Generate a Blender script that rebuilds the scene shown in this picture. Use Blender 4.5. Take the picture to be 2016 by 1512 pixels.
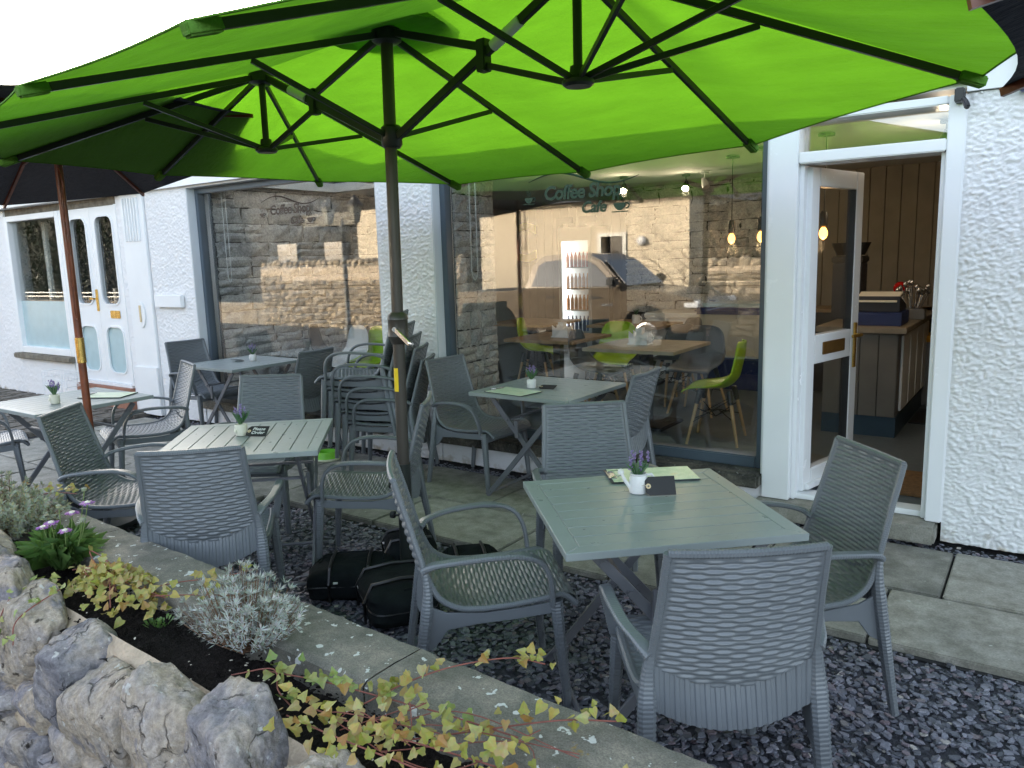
import bpy, bmesh, math, random
import numpy as np
from mathutils import Vector, Matrix, noise as mn

for o in list(bpy.data.objects): bpy.data.objects.remove(o)
R = math.radians
SC = bpy.context.scene
COL = SC.collection
random.seed(7); RNG = np.random.default_rng(7)

# ------------------------------------------------------------ camera
FPX, YAW, PITCH, ROLL = 1517.7, R(35.009), R(9.294), R(-1.677)
cam = bpy.data.cameras.new('camera'); camo = bpy.data.objects.new('camera', cam); COL.objects.link(camo)
cam.sensor_width = 36; cam.lens = FPX / 2016 * 36; cam.clip_start = .02; cam.clip_end = 600
_f = Vector((-math.sin(YAW) * math.cos(PITCH), math.cos(YAW) * math.cos(PITCH), -math.sin(PITCH)))
_r = Vector((math.cos(YAW), math.sin(YAW), 0)); _u = _r.cross(_f)
_r2 = _r * math.cos(ROLL) + _u * math.sin(ROLL); _u2 = -_r * math.sin(ROLL) + _u * math.cos(ROLL)
camo.matrix_world = Matrix(((_r2.x, _u2.x, -_f.x, 0), (_r2.y, _u2.y, -_f.y, 0), (_r2.z, _u2.z, -_f.z, 1.65), (0, 0, 0, 1)))
SC.camera = camo
# ------------------------------------------------------------ sky, sun, exposure
SUN_AZ, SUN_EL = R(46), R(17.5)          # azimuth: degrees left of +Y (behind the cafe, to the left)
sdir = Vector((-math.sin(SUN_AZ) * math.cos(SUN_EL), math.cos(SUN_AZ) * math.cos(SUN_EL), math.sin(SUN_EL)))
wd = bpy.data.worlds.new('World'); SC.world = wd; wd.use_nodes = True
nt = wd.node_tree; nt.nodes.clear()
sky = nt.nodes.new('ShaderNodeTexSky'); sky.sky_type = 'NISHITA'; sky.sun_disc = False
sky.sun_elevation = SUN_EL; sky.sun_rotation = -SUN_AZ; sky.air_density = 1.0; sky.dust_density = 2.5; sky.ozone_density = 1.0
bg = nt.nodes.new('ShaderNodeBackground'); bg.inputs[1].default_value = .15
hs = nt.nodes.new('ShaderNodeHueSaturation'); hs.inputs['Saturation'].default_value = .62; nt.links.new(sky.outputs[0], hs.inputs['Color'])   # thin high cloud
wo = nt.nodes.new('ShaderNodeOutputWorld'); nt.links.new(hs.outputs[0], bg.inputs[0]); nt.links.new(bg.outputs[0], wo.inputs[0])
sl = bpy.data.lights.new('sun', 'SUN'); sl.energy = 2.2; sl.angle = R(.6); sl.color = (1, .86, .66)
so = bpy.data.objects.new('sun', sl); COL.objects.link(so); so.rotation_euler = sdir.to_track_quat('Z', 'Y').to_euler(); so.location = (-10, 10, 20)
SC.view_settings.view_transform = 'Standard'; SC.view_settings.look = 'None'; SC.view_settings.gamma = 1
SC.view_settings.exposure = 2.62
SC.render.engine = 'CYCLES'; SC.cycles.max_bounces = 6; SC.cycles.diffuse_bounces = 3; SC.cycles.glossy_bounces = 3; SC.cycles.transmission_bounces = 4; SC.cycles.transparent_max_bounces = 10
SC.cycles.sample_clamp_indirect = 6; SC.cycles.use_denoising = True; SC.cycles.caustics_reflective = False; SC.cycles.caustics_refractive = False

# ------------------------------------------------------------ helpers
class MB:
    def __init__(s): s.v = []; s.f = []; s.sm = False
    def add(s, vs, fs):
        n = len(s.v); s.v.extend([tuple(map(float, p)) for p in vs]); s.f.extend([tuple(n + i for i in f) for f in fs]); return s
    def box(s, x0, x1, y0, y1, z0, z1):
        return s.add([(x0, y0, z0), (x1, y0, z0), (x1, y1, z0), (x0, y1, z0), (x0, y0, z1), (x1, y0, z1), (x1, y1, z1), (x0, y1, z1)],
                     [(0, 3, 2, 1), (4, 5, 6, 7), (0, 1, 5, 4), (1, 2, 6, 5), (2, 3, 7, 6), (3, 0, 4, 7)])
    def prism(s, poly, axis, a, b):          # poly of 2D points extruded along axis 'x','y','z'
        def P(p, t): return {'x': (t, p[0], p[1]), 'y': (p[0], t, p[1]), 'z': (p[0], p[1], t)}[axis]
        n = len(poly)
        return s.add([P(p, a) for p in poly] + [P(p, b) for p in poly], [tuple(range(n - 1, -1, -1)), tuple(range(n, 2 * n))] + [(i, (i + 1) % n, n + (i + 1) % n, n + i) for i in range(n)])
    def sweep(s, path, sec, up=(0, 0, 1), scale=None, closed=False, cap=True):   # sec: 2D section (across, up)
        path = [Vector(p) for p in path]; n = len(path); m = len(sec); vs = []
        for i, p in enumerate(path):
            if closed: t = path[(i + 1) % n] - path[i - 1]
            else: t = path[min(i + 1, n - 1)] - path[max(i - 1, 0)]
            t.normalize(); u = Vector(up if not callable(up) else up(i))
            a = t.cross(u)
            if a.length < 1e-4: a = t.cross(Vector((1, 0, .01)))
            a.normalize(); b = a.cross(t); k = 1 if scale is None else scale[i]
            for (x, y) in sec: vs.append(p + a * x * k + b * y * k)
        fs = []
        for i in range(n if closed else n - 1):
            j = (i + 1) % n
            for q in range(m): fs.append((i * m + q, i * m + (q + 1) % m, j * m + (q + 1) % m, j * m + q))
        if cap and not closed: fs += [tuple(range(m - 1, -1, -1)), tuple(range((n - 1) * m, n * m))]
        return s.add(vs, fs)
    def tube(s, path, r, n=8, closed=False):
        sec = [(math.cos(2 * math.pi * i / n), math.sin(2 * math.pi * i / n)) for i in range(n)]
        rr = [r] * len(path) if not hasattr(r, '__len__') else r
        return s.sweep(path, sec, up=(.013, .021, 1), scale=rr, closed=closed)
    def bar(s, a, b, w, h, up=(0, 0, 1)):
        return s.sweep([a, b], [(-w / 2, -h / 2), (w / 2, -h / 2), (w / 2, h / 2), (-w / 2, h / 2)], up=up)
    def lathe(s, prof, c=(0, 0, 0), n=20, axis='z'):     # prof [(r,z)]
        vs = []; m = len(prof)
        for i in range(n):
            a = 2 * math.pi * i / n
            for (r, z) in prof:
                x, y = r * math.cos(a), r * math.sin(a)
                p = (x, y, z) if axis == 'z' else ((z, x, y) if axis == 'x' else (x, z, y))
                vs.append((c[0] + p[0], c[1] + p[1], c[2] + p[2]))
        fs = [(i * m + q, ((i + 1) % n) * m + q, ((i + 1) % n) * m + q + 1, i * m + q + 1) for i in range(n) for q in range(m - 1)]
        return s.add(vs, fs)
    def grid(s, fn, nu, nv, wrap=False):
        vs = [fn(i / nu, j / nv) for i in range(nu + 1) for j in range(nv + 1)]
        return s.add(vs, [(i * (nv + 1) + j, (i + 1) * (nv + 1) + j, (i + 1) * (nv + 1) + j + 1, i * (nv + 1) + j + 1) for i in range(nu) for j in range(nv)])
    def build(s, name, mat, parent=None, smooth=False, bevel=0, segs=2):
        me = bpy.data.meshes.new(name); me.from_pydata(s.v, [], s.f); me.update()
        return fin(me, name, mat, parent, smooth, bevel, segs)
def fin(me, name, mat, parent=None, smooth=False, bevel=0, segs=2, recalc=True):
    if bevel or recalc:
        bm = bmesh.new(); bm.from_mesh(me)
        if recalc: bmesh.ops.recalc_face_normals(bm, faces=bm.faces)
        if bevel:
            es = [e for e in bm.edges if e.is_manifold and e.calc_face_angle(0) > .5]
            bmesh.ops.bevel(bm, geom=es, offset=bevel, segments=segs, affect='EDGES', clamp_overlap=True)
        bm.to_mesh(me); bm.free()
    if smooth:
        me.polygons.foreach_set('use_smooth', [True] * len(me.polygons))
        try: me.set_sharp_from_angle(angle=R(38 if not bevel else 60))
        except Exception: pass
    o = bpy.data.objects.new(name, me); COL.objects.link(o)
    if mat is not None: me.materials.append(MAT[mat] if isinstance(mat, str) else mat)
    if parent is not None: o.parent = parent
    return o
def tag(o, label=None, cat=None, group=None, kind=None):
    if label: o['label'] = label
    if cat: o['category'] = cat
    if group: o['group'] = group
    if kind: o['kind'] = kind
    return o
def thing(name, label, cat, loc=(0, 0, 0), rz=0, group=None, rx=0, ry=0):
    o = bpy.data.objects.new(name, None); COL.objects.link(o); o.empty_display_size = .1
    o.location = loc; o.rotation_euler = (rx, ry, rz); return tag(o, label, cat, group)
def copy_tree(o, parent=None):
    c = o.copy(); COL.objects.link(c); c.parent = parent
    for ch in list(o.children): copy_tree(ch, c)
    return c
def place(src, loc, rz, label, first, group=None):
    o = src if first else copy_tree(src)
    o.location = loc; o.rotation_euler = (0, 0, rz); o['label'] = label
    if group: o['group'] = group
    return o
def piece(src_me, name, parent, loc, rot=(0, 0, 0), sc=(1, 1, 1)):
    o = bpy.data.objects.new(name, src_me); COL.objects.link(o); o.parent = parent
    o.location = loc; o.rotation_euler = rot; o.scale = sc; return o
def catmull(P, n):
    P = np.array(P, float); Q = np.vstack([2 * P[0] - P[1], P, 2 * P[-1] - P[-2]]); out = []
    for i in range(1, len(Q) - 2):
        for k in range(n):
            t = k / n; a, b, c, d = Q[i - 1], Q[i], Q[i + 1], Q[i + 2]
            out.append(.5 * ((2 * b) + (c - a) * t + (2 * a - 5 * b + 4 * c - d) * t * t + (-a + 3 * b - 3 * c + d) * t ** 3))
    out.append(P[-1]); return np.array(out)
def text_mesh(s, size, extrude=0, shear=0, offset=0, align='CENTER', spacing=1):
    cu = bpy.data.curves.new('t', 'FONT'); cu.body = s; cu.size = size; cu.extrude = extrude; cu.shear = shear; cu.offset = offset
    cu.align_x = align; cu.align_y = 'CENTER'; cu.space_character = spacing; cu.resolution_u = 3
    o = bpy.data.objects.new('t', cu); COL.objects.link(o)
    dg = bpy.context.evaluated_depsgraph_get(); me = bpy.data.meshes.new_from_object(o.evaluated_get(dg))
    bpy.data.objects.remove(o); bpy.data.curves.remove(cu); return me

# ------------------------------------------------------------ materials
MAT = {}
def newmat(name):
    m = bpy.data.materials.new(name); m.use_nodes = True; nt = m.node_tree
    b = nt.nodes['Principled BSDF']; MAT[name] = m; return m, nt, b
def nd(nt, t, **k):
    n = nt.nodes.new(t)
    for a, v in k.items():
        if a.startswith('i_'): n.inputs[a[2:]].default_value = v
        else: setattr(n, a, v)
    return n
def ramp(nt, src, stops):
    r = nt.nodes.new('ShaderNodeValToRGB'); nt.links.new(src, r.inputs[0]); cr = r.color_ramp
    while len(cr.elements) < len(stops): cr.elements.new(.5)
    for e, (p, c) in zip(cr.elements, stops): e.position = p; e.color = (c[0], c[1], c[2], 1)
    return r
def coords(nt, kind='Object', scale=(1, 1, 1)):
    tc = nt.nodes.new('ShaderNodeTexCoord'); mp = nt.nodes.new('ShaderNodeMapping'); mp.inputs['Scale'].default_value = scale
    if kind == 'World': g = nt.nodes.new('ShaderNodeNewGeometry'); nt.links.new(g.outputs['Position'], mp.inputs[0])
    else: nt.links.new(tc.outputs[kind], mp.inputs[0])
    return mp.outputs[0]
def noise_(nt, vec, scale, detail=4, rough=.55):
    n = nt.nodes.new('ShaderNodeTexNoise'); n.inputs['Scale'].default_value = scale; n.inputs['Detail'].default_value = detail; n.inputs['Roughness'].default_value = rough
    nt.links.new(vec, n.inputs['Vector']); return n
def mixc(nt, fac, a, b, mode='MIX'):
    m = nt.nodes.new('ShaderNodeMix'); m.data_type = 'RGBA'; m.blend_type = mode
    for inp, v in ((m.inputs[0], fac), (m.inputs[6], a), (m.inputs[7], b)):
        if hasattr(v, 'links') or hasattr(v, 'is_linked'): nt.links.new(v, inp)
        elif isinstance(v, (int, float)): inp.default_value = v
        else: inp.default_value = (v[0], v[1], v[2], 1)
    return m.outputs[2]
def bump(nt, b, h, strength=.3, dist=.01):
    n = nt.nodes.new('ShaderNodeBump'); n.inputs['Strength'].default_value = strength; n.inputs['Distance'].default_value = dist
    nt.links.new(h, n.inputs['Height']); nt.links.new(n.outputs[0], b.inputs['Normal']); return n
def simple(name, col, rough=.5, metal=0, var=.15, nscale=8, bscale=0, bstr=.2, spec=.5, emit=0, ecol=None, kind='World', trans=0):
    m, nt, b = newmat(name)
    b.inputs['Roughness'].default_value = rough; b.inputs['Metallic'].default_value = metal; b.inputs['Specular IOR Level'].default_value = spec
    vec = coords(nt, kind); n = noise_(nt, vec, nscale)
    lo = [max(0, c * (1 - var)) for c in col]; hi = [min(1, c * (1 + var)) for c in col]
    r = ramp(nt, n.outputs[0], [(.3, lo), (.7, hi)]); nt.links.new(r.outputs[0], b.inputs['Base Color'])
    mr = nd(nt, 'ShaderNodeMapRange'); mr.inputs['To Min'].default_value = max(.02, rough - .07); mr.inputs['To Max'].default_value = min(1, rough + .07)
    n2 = noise_(nt, vec, nscale * 3.1); nt.links.new(n2.outputs[0], mr.inputs[0]); nt.links.new(mr.outputs[0], b.inputs['Roughness'])
    if bscale: n3 = noise_(nt, vec, bscale, 6); bump(nt, b, n3.outputs[0], bstr, .02)
    if emit: b.inputs['Emission Color'].default_value = (*(ecol or col), 1); b.inputs['Emission Strength'].default_value = emit
    return m
def leafmat(name, cols, rough=.5, trans=.25):
    m, nt, b = newmat(name)
    oi = nd(nt, 'ShaderNodeObjectInfo'); g = nd(nt, 'ShaderNodeNewGeometry')
    ad = nd(nt, 'ShaderNodeMath', operation='ADD'); nt.links.new(oi.outputs['Random'], ad.inputs[0]); nt.links.new(g.outputs['Random Per Island'], ad.inputs[1])
    fr = nd(nt, 'ShaderNodeMath', operation='FRACT'); nt.links.new(ad.outputs[0], fr.inputs[0])
    k = len(cols); r = ramp(nt, fr.outputs[0], [(i / max(1, k - 1), c) for i, c in enumerate(cols)])
    n = noise_(nt, coords(nt, 'World'), 90, 3); c = mixc(nt, .35, r.outputs[0], n.outputs['Color'], 'OVERLAY')
    nt.links.new(c, b.inputs['Base Color']); b.inputs['Roughness'].default_value = rough
    tr = nd(nt, 'ShaderNodeBsdfTranslucent'); nt.links.new(c, tr.inputs[0]); mx = nd(nt, 'ShaderNodeMixShader'); mx.inputs[0].default_value = trans
    out = nt.nodes['Material Output']; nt.links.new(b.outputs[0], mx.inputs[1]); nt.links.new(tr.outputs[0], mx.inputs[2]); nt.links.new(mx.outputs[0], out.inputs[0]); return m
def stonemat(name, cols, lichen=.12, scale=9, bstr=.6, seams=False):
    m, nt, b = newmat(name); vec = coords(nt, 'World')
    oi = nd(nt, 'ShaderNodeObjectInfo'); n = noise_(nt, vec, scale, 8, .62); n.inputs['Distortion'].default_value = .6
    ad = nd(nt, 'ShaderNodeMath', operation='MULTIPLY_ADD'); nt.links.new(oi.outputs['Random'], ad.inputs[0]); ad.inputs[1].default_value = .32; nt.links.new(n.outputs[0], ad.inputs[2])
    sb = nd(nt, 'ShaderNodeMath', operation='SUBTRACT'); nt.links.new(ad.outputs[0], sb.inputs[0]); sb.inputs[1].default_value = .16
    k = len(cols); r = ramp(nt, sb.outputs[0], [(.22 + .56 * i / (k - 1), c) for i, c in enumerate(cols)])
    n2 = noise_(nt, vec, scale * 9, 6, .7); r2 = ramp(nt, n2.outputs[0], [(.3, (.55, .55, .55)), (.7, (1.25, 1.25, 1.25))])
    c = mixc(nt, 1, r.outputs[0], r2.outputs[0], 'MULTIPLY')
    n3 = noise_(nt, vec, scale * 5.5, 3, .5); r3 = ramp(nt, n3.outputs[0], [(.66, (0, 0, 0)), (.7, (1, 1, 1))])
    ml = nd(nt, 'ShaderNodeMath', operation='MULTIPLY'); nt.links.new(r3.outputs[0], ml.inputs[0]); ml.inputs[1].default_value = min(1, lichen * 5)
    c = mixc(nt, ml.outputs[0], c, (.62, .62, .58))
    n6 = noise_(nt, vec, scale * 3.2, 5, .6); r6 = ramp(nt, n6.outputs[0], [(.30, (.18, .17, .16)), (.36, (1, 1, 1))]); c = mixc(nt, 1 if seams else 0, c, r6.outputs[0], 'MULTIPLY')
    nt.links.new(c, b.inputs['Base Color']); b.inputs['Roughness'].default_value = .88; b.inputs['Specular IOR Level'].default_value = .25
    n4 = noise_(nt, vec, scale * 4, 10, .68); hgt = n4.outputs[0]
    if seams:
        nv = noise_(nt, vec, 14, 4); va = nd(nt, 'ShaderNodeVectorMath', operation='MULTIPLY_ADD'); nt.links.new(nv.outputs['Color'], va.inputs[0]); va.inputs[1].default_value = (.09, .09, .09); nt.links.new(vec, va.inputs[2])
        vo = nd(nt, 'ShaderNodeTexVoronoi', feature='DISTANCE_TO_EDGE'); vo.inputs['Scale'].default_value = 7; nt.links.new(va.outputs[0], vo.inputs['Vector'])
        rc = ramp(nt, vo.outputs['Distance'], [(0, (0, 0, 0)), (.035, (1, 1, 1))]); nm = noise_(nt, vec, 6, 2); rm = ramp(nt, nm.outputs[0], [(.5, (0, 0, 0)), (.62, (1, 1, 1))])
        cc = mixc(nt, rm.outputs[0], (1, 1, 1), rc.outputs[0]); dk = mixc(nt, .45, (1, 1, 1), cc, 'MULTIPLY'); c = mixc(nt, 1, c, dk, 'MULTIPLY'); nt.links.new(c, b.inputs['Base Color'])
        hgt = mixc(nt, 1, n4.outputs['Color'], cc, 'MULTIPLY')
    bump(nt, b, hgt, bstr, .03); return m

# walls and building
def rendermat(name, col):
    m, nt, b = newmat(name); vec = coords(nt, 'World')
    n = noise_(nt, vec, 2.2, 5); r = ramp(nt, n.outputs[0], [(.3, [c * .93 for c in col]), (.7, col)])
    sp = nd(nt, 'ShaderNodeSeparateXYZ'); nt.links.new(vec, sp.inputs[0])
    n1 = noise_(nt, vec, 11, 6); mr = nd(nt, 'ShaderNodeMath', operation='MULTIPLY_ADD'); nt.links.new(n1.outputs[0], mr.inputs[0]); mr.inputs[1].default_value = .5; mr.inputs[2].default_value = -.22
    su = nd(nt, 'ShaderNodeMath', operation='SUBTRACT'); nt.links.new(mr.outputs[0], su.inputs[0]); nt.links.new(sp.outputs[2], su.inputs[1])
    rr = ramp(nt, su.outputs[0], [(0, (0, 0, 0)), (.12, (1, 1, 1))])
    c = mixc(nt, rr.outputs[0], r.outputs[0], (.42, .36, .27)); nt.links.new(c, b.inputs['Base Color'])     # splashed dirt at the foot of the wall
    b.inputs['Roughness'].default_value = .8; n2 = noise_(nt, vec, 70, 6, .65); bump(nt, b, n2.outputs[0], .5, .012); return m
rendermat('roughcast', (.80, .80, .80))
rendermat('roughcast_cream', (.62, .52, .38))
simple('white_paint', (.78, .79, .79), .45, var=.03, nscale=3, bscale=25, bstr=.04)
simple('pvc', (.80, .81, .82), .25, var=.02, nscale=3)
simple('reveal_paint', (.62, .65, .67), .55, var=.03, nscale=3, bscale=30, bstr=.06)
simple('grey_frame', (.075, .10, .125), .32, var=.08, nscale=4)
simple('gasket', (.012, .012, .014), .5, var=.1)
simple('roof_slate', (.09, .095, .105), .6, var=.3, nscale=6, bscale=30)
simple('gutter', (.015, .016, .018), .35, var=.1)
simple('brass', (.72, .50, .16), .25, 1, var=.1)
simple('letter_plate', (.22, .12, .035), .35, .6, var=.15)
simple('navy', (.012, .025, .11), .4, var=.1)
simple('cream_sign', (.72, .70, .63), .5, var=.03)
simple('sandstone_sill', (.17, .15, .115), .85, var=.4, nscale=11, bscale=60, bstr=.5)
simple('step_red', (.30, .14, .09), .8, var=.2, nscale=12)
stonemat('sill_stone', [(.035, .035, .032), (.10, .095, .08), (.17, .155, .125), (.07, .07, .065)], .05, 7, .5)
def slabmat():
    m, nt, b = newmat('slab'); vec = coords(nt, 'World'); oi = nd(nt, 'ShaderNodeObjectInfo')
    n = noise_(nt, vec, 1.6, 6, .6); n2 = noise_(nt, vec, 120, 4, .7); n3 = noise_(nt, vec, 9, 6, .65)
    ad = nd(nt, 'ShaderNodeMath', operation='MULTIPLY_ADD'); nt.links.new(oi.outputs['Random'], ad.inputs[0]); ad.inputs[1].default_value = .35; nt.links.new(n.outputs[0], ad.inputs[2])
    r = ramp(nt, ad.outputs[0], [(.35, (.11, .108, .10)), (.6, (.235, .228, .20)), (.85, (.31, .295, .255))])
    r2 = ramp(nt, n2.outputs[0], [(.3, (.75, .75, .75)), (.72, (1.3, 1.3, 1.3))]); c = mixc(nt, 1, r.outputs[0], r2.outputs[0], 'MULTIPLY')
    r3 = ramp(nt, n3.outputs[0], [(.35, (.62, .62, .58)), (.65, (1.1, 1.1, 1.1))]); c = mixc(nt, 1, c, r3.outputs[0], 'MULTIPLY')
    n4 = noise_(nt, vec, 32, 2, .4); r4 = ramp(nt, n4.outputs[0], [(.735, (0, 0, 0)), (.755, (1, 1, 1))]); c = mixc(nt, r4.outputs[0], c, (.42, .42, .38))
    nt.links.new(c, b.inputs['Base Color']); b.inputs['Roughness'].default_value = .82; bump(nt, b, n2.outputs[0], .25, .006); return m
slabmat()
def slatemat():
    m, nt, b = newmat('slate_chip'); g = nd(nt, 'ShaderNodeNewGeometry')
    r = ramp(nt, g.outputs['Random Per Island'], [(0, (.045, .05, .062)), (.45, (.13, .138, .168)), (.8, (.20, .202, .24)), (.93, (.17, .13, .15)), (.985, (.19, .18, .18)), (1, (.45, .42, .38))])
    n = noise_(nt, coords(nt, 'World'), 160, 3); c = mixc(nt, .5, r.outputs[0], n.outputs[0], 'OVERLAY'); nt.links.new(c, b.inputs['Base Color'])
    b.inputs['Roughness'].default_value = .55; return m
slatemat()
simple('ground_grit', (.022, .022, .024), .95, var=.5, nscale=40, bscale=200, bstr=.8)
simple('asphalt', (.05, .05, .052), .9, var=.25, nscale=5, bscale=150, bstr=.5)
simple('cobble', (.13, .115, .095), .9, var=.4, nscale=14, bscale=80, bstr=.5)
stonemat('rubble', [(.16, .155, .17), (.28, .265, .275), (.42, .37, .325), (.45, .375, .285), (.25, .235, .255), (.39, .36, .335)], .14, 5.5, 1.0, True)
stonemat('rubble_far', [(.16, .13, .10), (.30, .24, .17), (.40, .32, .22), (.24, .20, .16)], .03, 3, .5)
simple('mortar', (.50, .40, .29), .95, var=.3, nscale=14, bscale=55, bstr=.9)
def copingmat():
    m, nt, b = newmat('coping'); vec = coords(nt, 'World')
    n = noise_(nt, vec, 7, 8, .68); r = ramp(nt, n.outputs[0], [(.28, (.09, .09, .07)), (.5, (.18, .17, .14)), (.72, (.33, .29, .23))])
    n2 = noise_(nt, vec, 220, 4, .7); r2 = ramp(nt, n2.outputs[0], [(.3, (.6, .6, .6)), (.72, (1.4, 1.4, 1.4))]); c = mixc(nt, 1, r.outputs[0], r2.outputs[0], 'MULTIPLY')
    n3 = noise_(nt, vec, 22, 3, .55); r3 = ramp(nt, n3.outputs[0], [(.635, (0, 0, 0)), (.65, (1, 1, 1))]); c = mixc(nt, r3.outputs[0], c, (.6, .61, .57))
    n5 = noise_(nt, vec, 15, 4, .6); r5 = ramp(nt, n5.outputs[0], [(.70, (0, 0, 0)), (.76, (1, 1, 1))]); c = mixc(nt, r5.outputs[0], c, (.27, .19, .06))
    nt.links.new(c, b.inputs['Base Color']); b.inputs['Roughness'].default_value = .9; n4 = noise_(nt, vec, 90, 8, .7); bump(nt, b, n4.outputs[0], .55, .012); return m
copingmat()
simple('soil', (.017, .013, .011), .95, var=.6, nscale=60, bscale=180, bstr=1.0, spec=.2)
# furniture
simple('chair_plastic', (.136, .15, .163), .34, var=.06, nscale=5, kind='Object')
simple('table_paint', (.25, .285, .28), .30, var=.06, nscale=7)
simple('table_leg_paint', (.13, .135, .15), .38, var=.1, nscale=7)
simple('steel', (.55, .55, .55), .25, 1, var=.08)
simple('pole_metal', (.062, .055, .047), .38, .35, var=.1)
simple('dark_metal', (.025, .03, .027), .38, .3, var=.1)
simple('white_sleeve', (.65, .68, .66), .4, var=.05)
simple('mahogany', (.17, .045, .018), .38, var=.3, nscale=18)
simple('yellow_sticker', (.75, .52, .01), .5, var=.05)
simple('black_cloth', (.010, .0125, .014), .95, var=.25, nscale=12, bscale=40, bstr=.25, spec=.12)
simple('lime_plastic', (.22, .62, .04), .4, var=.05)
simple('cream_plastic', (.62, .66, .45), .5, var=.05)
simple('black_plastic', (.012, .012, .013), .4, var=.1)
def fabric(name, col, trans, tcol):
    m, nt, b = newmat(name); vec = coords(nt, 'Object'); n = noise_(nt, vec, 3, 5)
    r = ramp(nt, n.outputs[0], [(.3, [c * .92 for c in col]), (.7, [min(1, c * 1.06) for c in col])]); nt.links.new(r.outputs[0], b.inputs['Base Color'])
    b.inputs['Roughness'].default_value = .85; b.inputs['Specular IOR Level'].default_value = .2
    n2 = noise_(nt, coords(nt, 'Object', (3, 14, 8)), 2.2, 4); n5 = noise_(nt, coords(nt, 'Object', (9, 9, 9)), 1.6, 6, .6); ad5 = nd(nt, 'ShaderNodeMath', operation='ADD'); nt.links.new(n2.outputs[0], ad5.inputs[0]); nt.links.new(n5.outputs[0], ad5.inputs[1]); bump(nt, b, ad5.outputs[0], .6, .03)
    ns = noise_(nt, coords(nt, 'Object', (1.2, 5, 3)), 2.0, 8, .65); rs = ramp(nt, ns.outputs[0], [(.3, [c * .82 for c in tcol]), (.65, [c * 1.06 for c in tcol])])
    tr = nd(nt, 'ShaderNodeBsdfTranslucent'); nt.links.new(rs.outputs[0], tr.inputs[0]); mx = nd(nt, 'ShaderNodeMixShader'); mx.inputs[0].default_value = trans
    out = nt.nodes['Material Output']; nt.links.new(b.outputs[0], mx.inputs[1]); nt.links.new(tr.outputs[0], mx.inputs[2]); nt.links.new(mx.outputs[0], out.inputs[0])
fabric('lime_canopy', (.15, .34, .05), .40, (.092, .265, .010))
fabric('grey_canopy', (.035, .04, .052), .03, (.05, .05, .06))
def glass(name, tint=(.97, .985, .98), boost=1.6, rough=0.0):
    m, nt, b = newmat(name); nt.nodes.remove(b)
    # Schlick reflectance, the same from both sides of each face (the pane does not bend the ray)
    ge = nd(nt, 'ShaderNodeNewGeometry'); dp = nd(nt, 'ShaderNodeVectorMath', operation='DOT_PRODUCT'); nt.links.new(ge.outputs['Incoming'], dp.inputs[0]); nt.links.new(ge.outputs['Normal'], dp.inputs[1])
    ab = nd(nt, 'ShaderNodeMath', operation='ABSOLUTE'); nt.links.new(dp.outputs['Value'], ab.inputs[0])
    om = nd(nt, 'ShaderNodeMath', operation='SUBTRACT', use_clamp=True); om.inputs[0].default_value = 1; nt.links.new(ab.outputs[0], om.inputs[1])
    pw = nd(nt, 'ShaderNodeMath', operation='POWER'); nt.links.new(om.outputs[0], pw.inputs[0]); pw.inputs[1].default_value = 5
    mu = nd(nt, 'ShaderNodeMath', operation='MULTIPLY_ADD', use_clamp=True); nt.links.new(pw.outputs[0], mu.inputs[0]); mu.inputs[1].default_value = 1 - .04 * boost; mu.inputs[2].default_value = .04 * boost
    t = nd(nt, 'ShaderNodeBsdfTransparent'); t.inputs[0].default_value = (*tint, 1); g = nd(nt, 'ShaderNodeBsdfGlossy'); g.inputs['Roughness'].default_value = rough
    mx = nd(nt, 'ShaderNodeMixShader'); nt.links.new(mu.outputs[0], mx.inputs[0]); nt.links.new(t.outputs[0], mx.inputs[1]); nt.links.new(g.outputs[0], mx.inputs[2])
    nt.links.new(mx.outputs[0], nt.nodes['Material Output'].inputs[0]); return m
glass('shop_glass', boost=3.3); glass('door_glass', boost=1.4); glass('clear_glass', boost=1)
simple('frosted_glass', (.42, .55, .57), .18, var=.05, spec=.6)
simple('dark_pane', (.02, .022, .025), .06, var=.1, spec=.8)
# interior
simple('panel_grey', (.14, .13, .115), .6, var=.1, nscale=5)
simple('panel_tan', (.24, .205, .16), .55, var=.1, nscale=5)
simple('ceiling_white', (.6, .6, .57), .8, var=.03)
simple('vinyl_floor', (.10, .125, .145), .35, var=.12, nscale=20)
simple('blue_skirting', (.025, .055, .085), .4, var=.1)
stonemat('clad_stone', [(.34, .345, .355), (.52, .52, .51), (.64, .62, .59), (.44, .44, .44)], .0, 5, .5)
simple('clad_joint', (.045, .045, .045), .9, var=.2)
simple('oak_top', (.34, .22, .11), .45, var=.25, nscale=9)
simple('oak_grey', (.40, .33, .23), .45, var=.2, nscale=9)
simple('counter_top', (.22, .185, .14), .45, var=.2, nscale=9)
simple('beech', (.52, .34, .17), .5, var=.12, nscale=12)
simple('lime_shell', (.35, .56, .012), .35, var=.04)
simple('white_shell', (.72, .72, .70), .35, var=.03)
simple('grey_shell', (.075, .085, .095), .4, var=.05)
simple('appliance_white', (.70, .70, .68), .3, var=.03)
simple('freezer_cream', (.55, .50, .38), .35, var=.04)
simple('freezer_blue', (.012, .02, .12), .3, var=.1)
simple('yellow_letter', (.65, .55, .05), .5, var=.05)
simple('chalk', (.75, .75, .72), .9, var=.1)
simple('chalkboard', (.02, .021, .021), .7, var=.3, nscale=20)
simple('red_gloss', (.55, .01, .01), .12, var=.05)
simple('can_orange', (.62, .20, .03), .4, var=.3, nscale=30); simple('can_red', (.5, .06, .05), .4, var=.3, nscale=30); simple('can_blue', (.10, .14, .30), .4, var=.3, nscale=30)
simple('till_dark', (.02, .022, .032), .4, var=.1); simple('bin_grey', (.16, .17, .18), .5, var=.05); simple('bin_lid', (.55, .27, .01), .45, var=.05)
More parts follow.
